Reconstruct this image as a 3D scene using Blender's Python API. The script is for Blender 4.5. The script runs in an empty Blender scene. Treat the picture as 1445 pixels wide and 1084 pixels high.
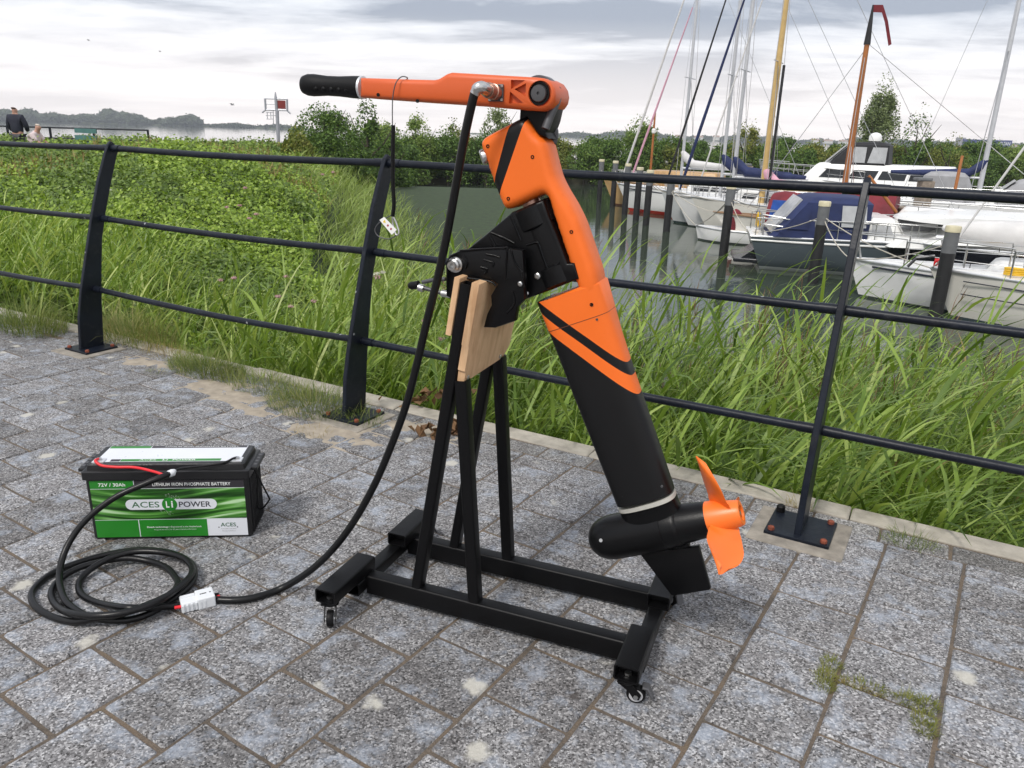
import bpy, bmesh, math, random
import numpy as np
from mathutils import Vector, Matrix, noise as mnoise
random.seed(7); RNG = np.random.default_rng(7)
R = math.radians; PI = math.pi
scn = bpy.context.scene; col = scn.collection
# ------------------------------------------------------------------ camera
CAMH = 1.25; FPX = 1085.0; CX, CY = 722.5, 542.0
ROLL = math.atan(0.0286); PITCH = math.atan((CY-187.5)*math.cos(ROLL)/FPX)
cd = bpy.data.cameras.new('camera'); cam = bpy.data.objects.new('camera', cd); col.objects.link(cam)
cd.sensor_fit = 'HORIZONTAL'; cd.sensor_width = 36.0; cd.lens = FPX/1445*36; cd.clip_start = .05; cd.clip_end = 9000
cam.matrix_world = Matrix.Translation((0, 0, CAMH)) @ Matrix.Rotation(PI/2-PITCH, 4, 'X') @ Matrix.Rotation(ROLL, 4, 'Z')
scn.camera = cam
# ------------------------------------------------------------------ world: grey cloud layer over a Nishita sky
SUN_EL, SUN_AZ = R(52), R(215)      # azimuth clockwise from +Y
w = bpy.data.worlds.new('World'); scn.world = w; w.use_nodes = True; w.cycles.sampling_method = 'MANUAL'; w.cycles.sample_map_resolution = 512
nt = w.node_tree; nt.nodes.clear(); N = nt.nodes.new; LK = nt.links.new
out = N('ShaderNodeOutputWorld'); sky = N('ShaderNodeTexSky'); sky.sky_type = 'NISHITA'; sky.sun_disc = False
sky.sun_elevation = SUN_EL; sky.sun_rotation = SUN_AZ; sky.air_density = 1.2; sky.dust_density = 3
bg1 = N('ShaderNodeBackground'); bg1.inputs[1].default_value = .1; LK(sky.outputs[0], bg1.inputs[0])
tc = N('ShaderNodeTexCoord'); sep = N('ShaderNodeSeparateXYZ'); LK(tc.outputs['Generated'], sep.inputs[0])
def mth(op, a, b=None, clamp=False):
    m = N('ShaderNodeMath'); m.operation = op; m.use_clamp = clamp
    for i, v in enumerate((a, b)):
        if v is None: continue
        if isinstance(v, (int, float)): m.inputs[i].default_value = v
        else: LK(v, m.inputs[i])
    return m.outputs[0]
zc = mth('MAXIMUM', sep.outputs[2], 0.0); zz = mth('ADD', zc, .09)
cx_ = mth('DIVIDE', sep.outputs[0], zz); cy_ = mth('DIVIDE', sep.outputs[1], zz)
cmb = N('ShaderNodeCombineXYZ'); LK(cx_, cmb.inputs[0]); LK(cy_, cmb.inputs[1])
def wnoise(scale, detail, rough, off):
    mp = N('ShaderNodeMapping'); mp.inputs['Location'].default_value = off; mp.inputs['Scale'].default_value = (scale*.75, scale*1.25, 1)
    LK(cmb.outputs[0], mp.inputs[0]); n = N('ShaderNodeTexNoise'); n.inputs['Scale'].default_value = 1
    n.inputs['Detail'].default_value = detail; n.inputs['Roughness'].default_value = rough; n.inputs['Distortion'].default_value = .35
    LK(mp.outputs[0], n.inputs['Vector']); return n.outputs['Fac']
n1 = wnoise(.42, 7, .55, (1.3, 4.1, 0)); n2 = wnoise(1.5, 6, .6, (7.7, 2.2, 0))
nn = mth('ADD', mth('MULTIPLY', n1, .7), mth('MULTIPLY', n2, .3))
ramp = N('ShaderNodeValToRGB'); LK(nn, ramp.inputs[0]); e = ramp.color_ramp.elements
e[0].position = .42; e[0].color = (.27, .295, .355, 1); e[1].position = .60; e[1].color = (.80, .80, .805, 1)
ee = ramp.color_ramp.elements.new(.49); ee.color = (.52, .54, .59, 1)
hz = N('ShaderNodeValToRGB'); LK(zc, hz.inputs[0]); h = hz.color_ramp.elements
h[0].position = 0; h[0].color = (1, 1, 1, 1); h[1].position = .13; h[1].color = (0, 0, 0, 1)
mixc = N('ShaderNodeMixRGB'); LK(mth('MULTIPLY', hz.outputs[0], .85), mixc.inputs[0]); LK(ramp.outputs[0], mixc.inputs[1]); mixc.inputs[2].default_value = (.93, .85, .81, 1)
bg2 = N('ShaderNodeBackground'); LK(mixc.outputs[0], bg2.inputs[0]); bg2.inputs[1].default_value = .95
ms = N('ShaderNodeMixShader'); ms.inputs[0].default_value = .9; LK(bg1.outputs[0], ms.inputs[1]); LK(bg2.outputs[0], ms.inputs[2]); LK(ms.outputs[0], out.inputs[0])
# ------------------------------------------------------------------ sun (soft, behind cloud)
sd = bpy.data.lights.new('sun', 'SUN'); sd.energy = 1.5; sd.angle = R(12); sd.color = (1, .96, .9)
sun = bpy.data.objects.new('sun', sd); col.objects.link(sun)
_dir = Vector((math.sin(SUN_AZ)*math.cos(SUN_EL), math.cos(SUN_AZ)*math.cos(SUN_EL), math.sin(SUN_EL)))
sun.rotation_euler = _dir.to_track_quat('Z', 'Y').to_euler(); sun.location = (-5, -5, 12)
vs = scn.view_settings; vs.view_transform = 'Standard'; vs.look = 'None'; vs.exposure = 0.78; vs.gamma = 1; vs.use_curve_mapping = False
# ------------------------------------------------------------------ survey helpers (photo pixel -> point in the place)
_fw = np.array([0, math.cos(PITCH), -math.sin(PITCH)]); _up = np.array([0, math.sin(PITCH), math.cos(PITCH)]); _rt = np.array([1., 0, 0])
_O = np.array([0, 0, CAMH])
def ray(px, py):
    u = (px-CX)/FPX; v = -(py-CY)/FPX; c, s = math.cos(ROLL), math.sin(ROLL)
    return _fw + (c*u-s*v)*_rt + (s*u+c*v)*_up
def G(px, py, z=0.):                      # on a level plane
    r = ray(px, py); return _O + r*((z-CAMH)/r[2])
def at(px, py, Y):                        # at a distance Y ahead
    r = ray(px, py); return _O + r*(Y/r[1])
def onplane(px, py, n, d):                # on the vertical plane n.p = d
    r = ray(px, py); return _O + r*((d-_O@n)/(r@n))
def proj(P):
    q = P-_O; a = q@_fw; uu = q@_rt/a; vv = q@_up/a; c, s = math.cos(ROLL), math.sin(ROLL)
    return np.where(a > .1, CX+(c*uu+s*vv)*FPX, -9e9), CY-(-s*uu+c*vv)*FPX, a
def inview(P, mx=170, my=120):
    x, y, a = proj(P); return (a > .2) & (x > -mx) & (x < 1445+mx) & (y > -my) & (y < 1084+my)
WZ = -2.2                                 # water level
ANG = R(-29.4); U = np.array([math.cos(ANG), math.sin(ANG), 0]); NR = np.array([-U[1], U[0], 0])   # along the quay, out over the water
def td(t, d, z=0.): return t*U + d*NR + np.array([0, 0, z])
# ------------------------------------------------------------------ object helpers
def tag(o, label=None, cat=None, group=None, kind=None):
    for k, v in (('label', label), ('category', cat), ('group', group), ('kind', kind)):
        if v: o[k] = v
    return o
def link(o, parent=None):
    col.objects.link(o)
    if parent is not None:
        o.parent = parent
        if parent.type == 'EMPTY' and not parent.get('_loc'): o.matrix_parent_inverse = Matrix.Translation(-parent.location)
    return o
def thing(name, loc, label, cat, group=None, rotz=0., local=False):
    o = bpy.data.objects.new(name, None); o.empty_display_size = .1; o.location = loc; o.rotation_euler = (0, 0, rotz); col.objects.link(o)
    LOCAL[o.name] = local
    if local: o['_loc'] = 1
    return tag(o, label, cat, group)
LOCAL = {}
def obj(name, me, mat, parent=None, smooth=None):
    if isinstance(me, MB): me = me.mesh(name)
    if smooth is not None:
        me.shade_smooth()
        try: me.set_sharp_from_angle(angle=R(smooth))
        except Exception: pass
    if mat is not None and len(me.materials) == 0: me.materials.append(mat)
    return link(bpy.data.objects.new(name, me), parent)
def copy_tree(o, parent=None):
    c = o.copy(); col.objects.link(c)
    if parent is not None: c.parent = parent
    for ch in list(o.children): copy_tree(ch, c)
    return c
class MB:
    def __init__(s): s.v = []; s.f = []
    def add(s, vs, fs):
        n = len(s.v); s.v += [tuple(map(float, p)) for p in vs]; s.f += [tuple(i+n for i in q) for q in fs]; return s
    def box(s, c, size, X=(1, 0, 0), Y=(0, 1, 0), Z=None):
        c, X, Y = map(lambda q: np.array(q, float), (c, X, Y)); X = X/np.linalg.norm(X); Y = Y/np.linalg.norm(Y)
        Z = np.cross(X, Y) if Z is None else np.array(Z, float); h = np.array(size)/2
        vs = [c+X*h[0]*i+Y*h[1]*j+Z*h[2]*k for i in (-1, 1) for j in (-1, 1) for k in (-1, 1)]
        return s.add(vs, [(0, 1, 3, 2), (4, 6, 7, 5), (0, 4, 5, 1), (2, 3, 7, 6), (0, 2, 6, 4), (1, 5, 7, 3)])
    def cbox(s, c, size, bev, X=(1, 0, 0), Y=(0, 1, 0)):       # box with chamfered long edges and ends
        c, X, Y = map(lambda q: np.array(q, float), (c, X, Y)); X = X/np.linalg.norm(X); Y = Y/np.linalg.norm(Y); Z = np.cross(X, Y)
        bm = bmesh.new(); bmesh.ops.create_cube(bm, size=1)
        for v in bm.verts: v.co = Vector((v.co.x*size[0], v.co.y*size[1], v.co.z*size[2]))
        bmesh.ops.bevel(bm, geom=bm.edges[:], offset=bev, segments=2, profile=.5, affect='EDGES')
        return s.bm(bm, lambda p: c+X*p[0]+Y*p[1]+Z*p[2])
    def bm(s, bm, fn=None):
        bm.verts.ensure_lookup_table(); bm.verts.index_update()
        vs = [np.array(v.co) for v in bm.verts]
        if fn: vs = [fn(p) for p in vs]
        s.add(vs, [[v.index for v in f.verts] for f in bm.faces]); bm.free(); return s
    def tube(s, pts, r, n=8, cap=True):
        P = [np.array(p, float) for p in pts]; m = len(P); rr = r if hasattr(r, '__len__') else [r]*m
        T = [P[min(i+1, m-1)]-P[max(i-1, 0)] for i in range(m)]; T = [t/(np.linalg.norm(t)+1e-12) for t in T]
        a = np.array([0, 0, 1.]) if abs(T[0][2]) < .9 else np.array([1., 0, 0]); A = np.cross(T[0], a); A /= np.linalg.norm(A)
        vs = []
        for i in range(m):
            A = A-T[i]*(A@T[i]); A /= np.linalg.norm(A)+1e-12; B = np.cross(T[i], A)
            for k in range(n):
                th = 2*PI*k/n; vs.append(P[i]+rr[i]*(math.cos(th)*A+math.sin(th)*B))
        fs = [(i*n+k, i*n+(k+1) % n, (i+1)*n+(k+1) % n, (i+1)*n+k) for i in range(m-1) for k in range(n)]
        if cap: fs += [tuple(range(n-1, -1, -1)), tuple(range((m-1)*n, m*n))]
        return s.add(vs, fs)
    def lathe(s, o, ax, prof, n=24, cap=True):                  # prof: (distance along axis, radius)
        o, ax = np.array(o, float), np.array(ax, float); ax = ax/np.linalg.norm(ax)
        a = np.array([0, 0, 1.]) if abs(ax[2]) < .9 else np.array([1., 0, 0]); A = np.cross(ax, a); A /= np.linalg.norm(A); B = np.cross(ax, A)
        vs = [o+ax*h+rad*(math.cos(2*PI*k/n)*A+math.sin(2*PI*k/n)*B) for h, rad in prof for k in range(n)]; m = len(prof)
        fs = [(i*n+k, i*n+(k+1) % n, (i+1)*n+(k+1) % n, (i+1)*n+k) for i in range(m-1) for k in range(n)]
        if cap: fs += [tuple(range(n-1, -1, -1)), tuple(range((m-1)*n, m*n))]
        return s.add(vs, fs)
    def loft(s, rings, cap=True):
        n = len(rings[0]); vs = [p for r in rings for p in r]; m = len(rings)
        fs = [(i*n+k, i*n+(k+1) % n, (i+1)*n+(k+1) % n, (i+1)*n+k) for i in range(m-1) for k in range(n)]
        if cap: fs += [tuple(range(n-1, -1, -1)), tuple(range((m-1)*n, m*n))]
        return s.add(vs, fs)
    def prism(s, pts, d, bev=0, seg=2):                         # closed 3-D outline pushed along d, edges rounded
        bm = bmesh.new(); d = Vector(d); vs = [bm.verts.new(Vector(p)) for p in pts]; f = bm.faces.new(vs)
        r = bmesh.ops.extrude_face_region(bm, geom=[f]); top = [q for q in r['geom'] if isinstance(q, bmesh.types.BMVert)]
        bmesh.ops.translate(bm, verts=top, vec=d); bmesh.ops.recalc_face_normals(bm, faces=bm.faces[:])
        if bev:
            tf = [q for q in bm.faces if len(q.verts) == len(pts) and abs(q.normal.dot(d.normalized())) > .95]
            ed = list({x for q in tf for x in q.edges}); bmesh.ops.bevel(bm, geom=ed, offset=bev, segments=seg, profile=.5, affect='EDGES', clamp_overlap=True)
        return s.bm(bm)
    def slab(s, pts, X, Zv, D, r, grid=.006):                   # flat outline -> thick plate with generously rounded rims
        P = np.array([[p@X, p@Zv] for p in pts]); c0 = pts[0]-X*P[0][0]-Zv*P[0][1]; k = len(P); L = np.linalg.norm(D); d = D/L
        def dist(q):
            b = np.full(len(q), 9.)
            for i in range(k):
                a, e_ = P[i], P[(i+1) % k]-P[i]; t = np.clip(((q-a)@e_)/(e_@e_+1e-12), 0, 1); b = np.minimum(b, np.linalg.norm(q-a-t[:, None]*e_, axis=1))
            return b
        mn, mx = P.min(0), P.max(0); g = np.array([(x, y) for x in np.arange(mn[0], mx[0], grid) for y in np.arange(mn[1], mx[1], grid)])
        ins = np.zeros(len(g), bool)
        for i in range(k):
            a, b = P[i], P[(i+1) % k]; ins ^= ((a[1] > g[:, 1]) != (b[1] > g[:, 1])) & (g[:, 0] < (b[0]-a[0])*(g[:, 1]-a[1])/(b[1]-a[1]+1e-12)+a[0])
        g = g[ins]; g = g[dist(g) > grid*.45]
        from mathutils.geometry import delaunay_2d_cdt
        vo, eo, fo, *_ = delaunay_2d_cdt([Vector(q) for q in np.concatenate([P, g])], [(i, (i+1) % k) for i in range(k)], [], 1, 1e-6)
        V = np.array([q[:] for q in vo]); dd = np.minimum(dist(V), r); off = r-np.sqrt(np.maximum(r*r-(r-dd)**2, 0)); n = len(V)
        base = c0+np.outer(V[:, 0], X)+np.outer(V[:, 1], Zv); A = base+np.outer(off, d); B = base+np.outer(L-off, d)
        cnt = {}
        for f in fo:
            for a, b in zip(f, f[1:]+f[:1]): cnt[(a, b)] = 1
        bd = [(a, b) for a, b in cnt if (b, a) not in cnt]
        return s.add(list(A)+list(B), [tuple(f) for f in fo]+[tuple(n+q for q in f[::-1]) for f in fo]+[(b, a, n+a, n+b) for a, b in bd])
    def mesh(s, name):
        me = bpy.data.meshes.new(name); me.from_pydata(s.v, [], s.f); me.update()
        bm = bmesh.new(); bm.from_mesh(me); bmesh.ops.recalc_face_normals(bm, faces=bm.faces[:]); bm.to_mesh(me); bm.free(); return me
def npmesh(name, v, f):
    v = np.asarray(v, np.float32).reshape(-1, 3); f = np.asarray(f, np.int32); k = f.shape[1]; me = bpy.data.meshes.new(name)
    me.vertices.add(len(v)); me.vertices.foreach_set('co', v.ravel()); me.loops.add(f.size); me.loops.foreach_set('vertex_index', f.ravel())
    me.polygons.add(len(f)); me.polygons.foreach_set('loop_start', np.arange(len(f), dtype=np.int32)*k); me.polygons.foreach_set('loop_total', np.full(len(f), k, np.int32))
    me.update(calc_edges=True); me.validate(); return me
# ------------------------------------------------------------------ materials
def mat0(name):
    m = bpy.data.materials.new(name); m.use_nodes = True; return m, m.node_tree, m.node_tree.nodes['Principled BSDF']
def nd(t, kind, **kw):
    n = t.nodes.new(kind)
    for k, v in kw.items():
        if k.startswith('i_'): n.inputs[k[2:].replace('_', ' ')].default_value = v
        else: setattr(n, k, v)
    return n
def tex_noise(t, vec, scale, detail=4, rough=.55, dist=0):
    n = nd(t, 'ShaderNodeTexNoise'); n.inputs['Scale'].default_value = scale; n.inputs['Detail'].default_value = detail
    n.inputs['Roughness'].default_value = rough; n.inputs['Distortion'].default_value = dist
    if vec is not None: t.links.new(vec, n.inputs['Vector'])
    return n.outputs['Fac']
def rampn(t, fac, stops):
    r = nd(t, 'ShaderNodeValToRGB'); t.links.new(fac, r.inputs[0]); el = r.color_ramp.elements
    el[0].position, el[0].color = stops[0][0], (*stops[0][1], 1); el[1].position, el[1].color = stops[-1][0], (*stops[-1][1], 1)
    for p, c in stops[1:-1]: q = el.new(p); q.color = (*c, 1)
    return r.outputs[0]
def mixn(t, fac, a, b, mode='MIX'):
    m = nd(t, 'ShaderNodeMixRGB', blend_type=mode)
    for i, v in enumerate((fac, a, b)):
        if hasattr(v, 'links'): t.links.new(v, m.inputs[i])
        elif isinstance(v, (int, float)): m.inputs[i].default_value = v if i == 0 else (v, v, v, 1)
        else: m.inputs[i].default_value = (*v, 1)
    return m.outputs[0]
def mathn(t, op, a, b=0, clamp=False):
    m = nd(t, 'ShaderNodeMath', operation=op, use_clamp=clamp)
    for i, v in enumerate((a, b)):
        if hasattr(v, 'links'): t.links.new(v, m.inputs[i])
        else: m.inputs[i].default_value = v
    return m.outputs[0]
def bumpn(t, p, height, strength, dist=.01):
    b = nd(t, 'ShaderNodeBump'); b.inputs['Strength'].default_value = strength; b.inputs['Distance'].default_value = dist
    t.links.new(height, b.inputs['Height']); t.links.new(b.outputs[0], p.inputs['Normal'])
def M(name, c, rough=.5, metal=0., var=.12, vs=6., bump=0., bs=80., spec=None, coat=0., world=False):
    m, t, p = mat0(name); p.inputs['Roughness'].default_value = rough; p.inputs['Metallic'].default_value = metal
    if spec is not None: p.inputs['Specular IOR Level'].default_value = spec
    if coat: p.inputs['Coat Weight'].default_value = coat; p.inputs['Coat Roughness'].default_value = .15
    tcn = nd(t, 'ShaderNodeTexCoord'); vec = tcn.outputs['Object']
    n = tex_noise(t, vec, vs, 5, .6)
    c = np.array(c); t.links.new(rampn(t, n, [(.3, tuple(np.clip(c*(1-var), 0, 1))), (.7, tuple(np.clip(c*(1+var), 0, 1)))]), p.inputs['Base Color'])
    rr = nd(t, 'ShaderNodeMapRange'); t.links.new(tex_noise(t, vec, vs*3.1, 4, .6), rr.inputs[0]); rr.inputs[3].default_value = max(0, rough-.09); rr.inputs[4].default_value = min(1, rough+.09)
    t.links.new(rr.outputs[0], p.inputs['Roughness'])
    if bump: bumpn(t, p, tex_noise(t, vec, bs, 3, .6), bump, .004)
    return m
def leafmat(name, cols, trans=.35, rough=.55, spec=.3):
    m, t, p = mat0(name); g = nd(t, 'ShaderNodeNewGeometry'); oi = nd(t, 'ShaderNodeObjectInfo')
    n = tex_noise(t, g.outputs['Position'], .7, 3)
    f = mathn(t, 'ADD', mathn(t, 'MULTIPLY', g.outputs['Random Per Island'], .6), mathn(t, 'MULTIPLY', n, .4)); f = mathn(t, 'ADD', f, mathn(t, 'MULTIPLY', mathn(t, 'SUBTRACT', oi.outputs['Random'], .5), .16))
    k = len(cols); c = rampn(t, f, [(.12+.76*i/(k-1), cols[i]) for i in range(k)])
    t.links.new(c, p.inputs['Base Color']); p.inputs['Roughness'].default_value = rough; p.inputs['Specular IOR Level'].default_value = spec
    tr = nd(t, 'ShaderNodeBsdfTranslucent'); t.links.new(mixn(t, 1.0, c, (1.0, 1.0, .55), 'MULTIPLY'), tr.inputs[0])
    mx = nd(t, 'ShaderNodeMixShader'); mx.inputs[0].default_value = trans; t.links.new(p.outputs[0], mx.inputs[1]); t.links.new(tr.outputs[0], mx.inputs[2])
    t.links.new(mx.outputs[0], t.nodes['Material Output'].inputs[0]); return m
MT = {}
MT['black'] = M('black_powder_coat', (.0035, .0035, .004), .40, bump=.10, bs=400, spec=.2)
MT['blackcast'] = M('black_cast', (.003, .003, .0035), .34, bump=.10, bs=300, spec=.22)
MT['rubber'] = M('black_rubber', (.005, .005, .0055), .5, bump=.1, bs=200, spec=.2)
MT['fence'] = M('fence_paint', (.006, .009, .016), .38, var=.35, vs=9, bump=.3, bs=60, spec=.25)
def fencemat():
    m, t, p = mat0('fence_paint'); tcn = nd(t, 'ShaderNodeNewGeometry'); v = tcn.outputs['Position']
    c = rampn(t, tex_noise(t, v, 7, 4, .6), [(.3, (.0045, .006, .011)), (.7, (.009, .013, .022))])
    vo = nd(t, 'ShaderNodeTexVoronoi'); vo.inputs['Scale'].default_value = 13; t.links.new(v, vo.inputs['Vector']); sx_ = nd(t, 'ShaderNodeSeparateColor'); t.links.new(vo.outputs['Color'], sx_.inputs[0])
    f = mathn(t, 'MULTIPLY', mathn(t, 'LESS_THAN', vo.outputs['Distance'], .085), mathn(t, 'GREATER_THAN', sx_.outputs[0], .72)); c = mixn(t, mathn(t, 'MULTIPLY', f, .8), c, (.30, .31, .32))
    du = nd(t, 'ShaderNodeMapRange'); t.links.new(tex_noise(t, v, 24, 5, .7), du.inputs[0]); du.inputs[1].default_value = .55; du.inputs[2].default_value = .8; c = mixn(t, mathn(t, 'MULTIPLY', du.outputs[0], .22), c, (.09, .09, .085))
    t.links.new(c, p.inputs['Base Color']); p.inputs['Roughness'].default_value = .4; p.inputs['Specular IOR Level'].default_value = .25; bumpn(t, p, tex_noise(t, v, 60, 3, .6), .25, .003); return m
MT['fence'] = fencemat()
MT['steel'] = M('steel', (.55, .55, .54), .3, 1.)
MT['alu'] = M('alu', (.72, .73, .75), .35, .6)
MT['bronze'] = M('bronze', (.42, .25, .19), .38, .8, var=.3, vs=60)
MT['grey'] = M('grey_metal', (.09, .09, .095), .4, .4)
MT['orange2'] = M('tiller_orange', (.60, .098, .017), .4, var=.05, bump=.12, bs=500)
MT['orange'] = M('prop_orange', (.84, .17, .02), .38, var=.05, bump=.08, bs=400)
MT['rust'] = M('rust_bolt', (.2, .05, .025), .8, var=.4, vs=60)
MT['white'] = M('gelcoat_white', (.80, .80, .78), .3, var=.05, vs=1.5, coat=.2)
MT['cream'] = M('gelcoat_cream', (.74, .71, .64), .32, var=.06, vs=1.5, coat=.2)
MT['plasticw'] = M('connector_grey_white', (.68, .70, .72), .45, var=.05)
MT['red'] = M('red_wire', (.65, .012, .02), .4)
MT['concrete'] = M('kerb_concrete', (.36, .33, .28), .9, var=.25, vs=14, bump=.6, bs=90)
MT['pad'] = M('pad_concrete', (.25, .225, .19), .9, var=.35, vs=16, bump=.6, bs=120)
# ------------------------------------------------------------------ paving
def aggregate(name, base, dark, light, blue=.5):
    m, t, p = mat0(name); g = nd(t, 'ShaderNodeNewGeometry'); oi = nd(t, 'ShaderNodeObjectInfo')
    off = nd(t, 'ShaderNodeCombineXYZ')
    for i, k in enumerate((31., 57., 13.)): t.links.new(mathn(t, 'MULTIPLY', oi.outputs['Random'], k), off.inputs[i])
    va = nd(t, 'ShaderNodeVectorMath', operation='ADD'); t.links.new(g.outputs['Position'], va.inputs[0]); t.links.new(off.outputs[0], va.inputs[1]); vec = va.outputs[0]
    v = nd(t, 'ShaderNodeTexVoronoi'); v.inputs['Scale'].default_value = 230; t.links.new(vec, v.inputs['Vector'])
    sepc = nd(t, 'ShaderNodeSeparateColor'); t.links.new(v.outputs['Color'], sepc.inputs[0])
    c = rampn(t, sepc.outputs[0], [(0, dark), (.35, tuple(np.array(base)*.85)), (.7, tuple(np.array(base)*1.12)), (1, light)])
    n = tex_noise(t, vec, 420, 2, .7); c = mixn(t, .5, c, rampn(t, n, [(.35, (.5, .5, .505)), (.65, (1.28, 1.28, 1.27))]), 'MULTIPLY')
    # colour differs from stone to stone, patches of bloom, soil and pale lichen
    c = mixn(t, 1., c, rampn(t, oi.outputs['Random'], [(0, (.72, .71, .70)), (.25, (.93, .92, .91)), (.7, (1.04, 1.035, 1.03)), (1, (1.22, 1.21, 1.21))]), 'MULTIPLY')
    pn = tex_noise(t, vec, 9, 3, .65); c = mixn(t, 1., c, rampn(t, pn, [(.3, (.78, .76, .75)), (.6, (1.08, 1.08, 1.08))]), 'MULTIPLY')
    bn = tex_noise(t, vec, 11, 4, .75); bf = nd(t, 'ShaderNodeMapRange'); t.links.new(bn, bf.inputs[0]); bf.inputs[1].default_value = .50; bf.inputs[2].default_value = .70
    c = mixn(t, mathn(t, 'MULTIPLY', bf.outputs[0], blue, True), c, (.40, .45, .53))
    def spots(scale, thr, soft, keep, colr, op):
        nonlocal c
        wob = nd(t, 'ShaderNodeVectorMath', operation='ADD'); nz = nd(t, 'ShaderNodeTexNoise'); nz.inputs['Scale'].default_value = scale*5; nz.inputs['Detail'].default_value = 1; t.links.new(vec, nz.inputs['Vector'])
        sc = nd(t, 'ShaderNodeVectorMath', operation='SCALE'); t.links.new(nz.outputs['Color'], sc.inputs[0]); sc.inputs['Scale'].default_value = .28/scale
        t.links.new(vec, wob.inputs[0]); t.links.new(sc.outputs[0], wob.inputs[1])
        vv = nd(t, 'ShaderNodeTexVoronoi'); vv.inputs['Scale'].default_value = scale; t.links.new(wob.outputs[0], vv.inputs['Vector'])
        sx = nd(t, 'ShaderNodeSeparateColor'); t.links.new(vv.outputs['Color'], sx.inputs[0])
        a = nd(t, 'ShaderNodeMapRange'); t.links.new(vv.outputs['Distance'], a.inputs[0]); a.inputs[1].default_value = thr; a.inputs[2].default_value = thr-soft
        k = mathn(t, 'GREATER_THAN', sx.outputs[1], keep); f = mathn(t, 'MULTIPLY', mathn(t, 'MULTIPLY', a.outputs[0], k), op, True); c = mixn(t, f, c, colr)
    spots(8, .27, .12, .80, (.52, .50, .44), .8); spots(15, .22, .1, .84, (.07, .06, .055), .7)
    t.links.new(c, p.inputs['Base Color']); p.inputs['Roughness'].default_value = .88; p.inputs['Specular IOR Level'].default_value = .35
    bumpn(t, p, mathn(t, 'ADD', sepc.outputs[0], mathn(t, 'MULTIPLY', n, 1.2)), .55, .0022); return m
MT['paver'] = aggregate('paver_aggregate', (.205, .203, .207), (.045, .044, .044), (.47, .47, .475), .55)
MT['border'] = aggregate('border_block_aggregate', (.21, .205, .20), (.05, .05, .052), (.42, .42, .42), .3)
def sandmat():
    m, t, p = mat0('joint_sand'); g = nd(t, 'ShaderNodeNewGeometry'); v = g.outputs['Position']
    n = tex_noise(t, v, 7, 5, .7); c = rampn(t, n, [(.3, (.075, .062, .05)), (.5, (.125, .10, .077)), (.62, (.15, .112, .078)), (.75, (.095, .09, .05))])
    c = mixn(t, .6, c, rampn(t, tex_noise(t, v, 300, 2, .7), [(.35, (.5, .5, .5)), (.65, (1.4, 1.4, 1.4))]), 'MULTIPLY')
    t.links.new(c, p.inputs['Base Color']); p.inputs['Roughness'].default_value = .95; bumpn(t, p, tex_noise(t, v, 260, 3, .7), .8, .003); return m
MT['sand'] = sandmat()
MT['drift'] = M('blown_sand', (.33, .285, .225), .95, var=.22, vs=18, bump=.7, bs=260)
# pavement bed: a sheet under the stones, its top 6 mm below their faces
bed = MB(); bed.add([td(-16, -9, -.0045), td(9, -9, -.0045), td(9, 2.69, -.0045), td(-16, 2.69, -.0045), td(-16, -9, -.12), td(9, -9, -.12), td(9, 2.69, -.12), td(-16, 2.69, -.12)], [(0, 1, 2, 3), (4, 7, 6, 5), (0, 4, 5, 1), (1, 5, 6, 2), (2, 6, 7, 3), (3, 7, 4, 0)])
pavement = tag(obj('pavement', bed, MT['sand']), kind='structure')
PA = R(57.5); PD = np.array([math.cos(PA), math.sin(PA)]); PN = np.array([PD[1], -PD[0]])
PIT = .2135; PW = .1016
def clip(poly, n, d):
    o = []
    for i in range(len(poly)):
        a, b = poly[i], poly[(i+1) % len(poly)]; fa, fb = a@n-d, b@n-d
        if fa <= 0: o.append(a)
        if fa*fb < 0: o.append(a+(b-a)*(fa/(fa-fb)))
    return o
def stone_mesh(name, poly, h=.05, ch=.004, rough=.0012):
    c = sum(poly)/len(poly); k = len(poly); vs = []
    for s, z in ((1, -h), (1, -ch*1.3), (None, 0)):
        for q in poly:
            v = q-c; L = np.linalg.norm(v); f = 1 if s else (L-ch*1.3)/L; r = random.uniform(-rough, rough)
            vs.append((*(c+v*(f+r/L)), z+random.uniform(-.0005, .0005)))
    fs = [(i, (i+1) % k, k+(i+1) % k, k+i) for i in range(k)]+[(k+i, k+(i+1) % k, 2*k+(i+1) % k, 2*k+i) for i in range(k)]+[tuple(range(2*k, 3*k))]
    me = bpy.data.meshes.new(name); me.from_pydata(vs, [], fs); me.update(); return me
def sq(sx=.1090, sy=.1018):   # rounded-corner square with slightly uneven sides
    e_ = [np.array([a*sx, b*sy]) for a, b in ((-1, -1), (1, -1), (1, 1), (-1, 1))]; o = []
    for i in range(4):
        p, q = e_[i], e_[(i+1) % 4]; o.append(p+(q-p)*.022); o.append(p+(q-p)*.5+np.random.default_rng(random.randrange(9999)).normal(0, .0008, 2)); o.append(p+(q-p)*.978)
    return o
pv_mesh = []
for i in range(8):
    me = stone_mesh('paver', sq()); me.materials.append(MT['paver']); pv_mesh.append(me)
cells = []
n2d = NR[:2]
for i in range(-30, 14):
    for j in range(-12, 34):
        c = PN*(i*.2265-.0459) + PD*((j+.5*(i % 2))*.2115+.175)
        if c@n2d < 2.70 and c@n2d > -1.5: cells.append(c)
def vis(c): return bool(inview(np.array([[c[0], c[1], 0.]]), 60, 60)[0])
seen = [c for c in cells if vis(c)]; rest = [c for c in cells if not vis(c)]
seen.sort(key=lambda c: c@c)
DB = 2.572
stuffm = MB()
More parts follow.
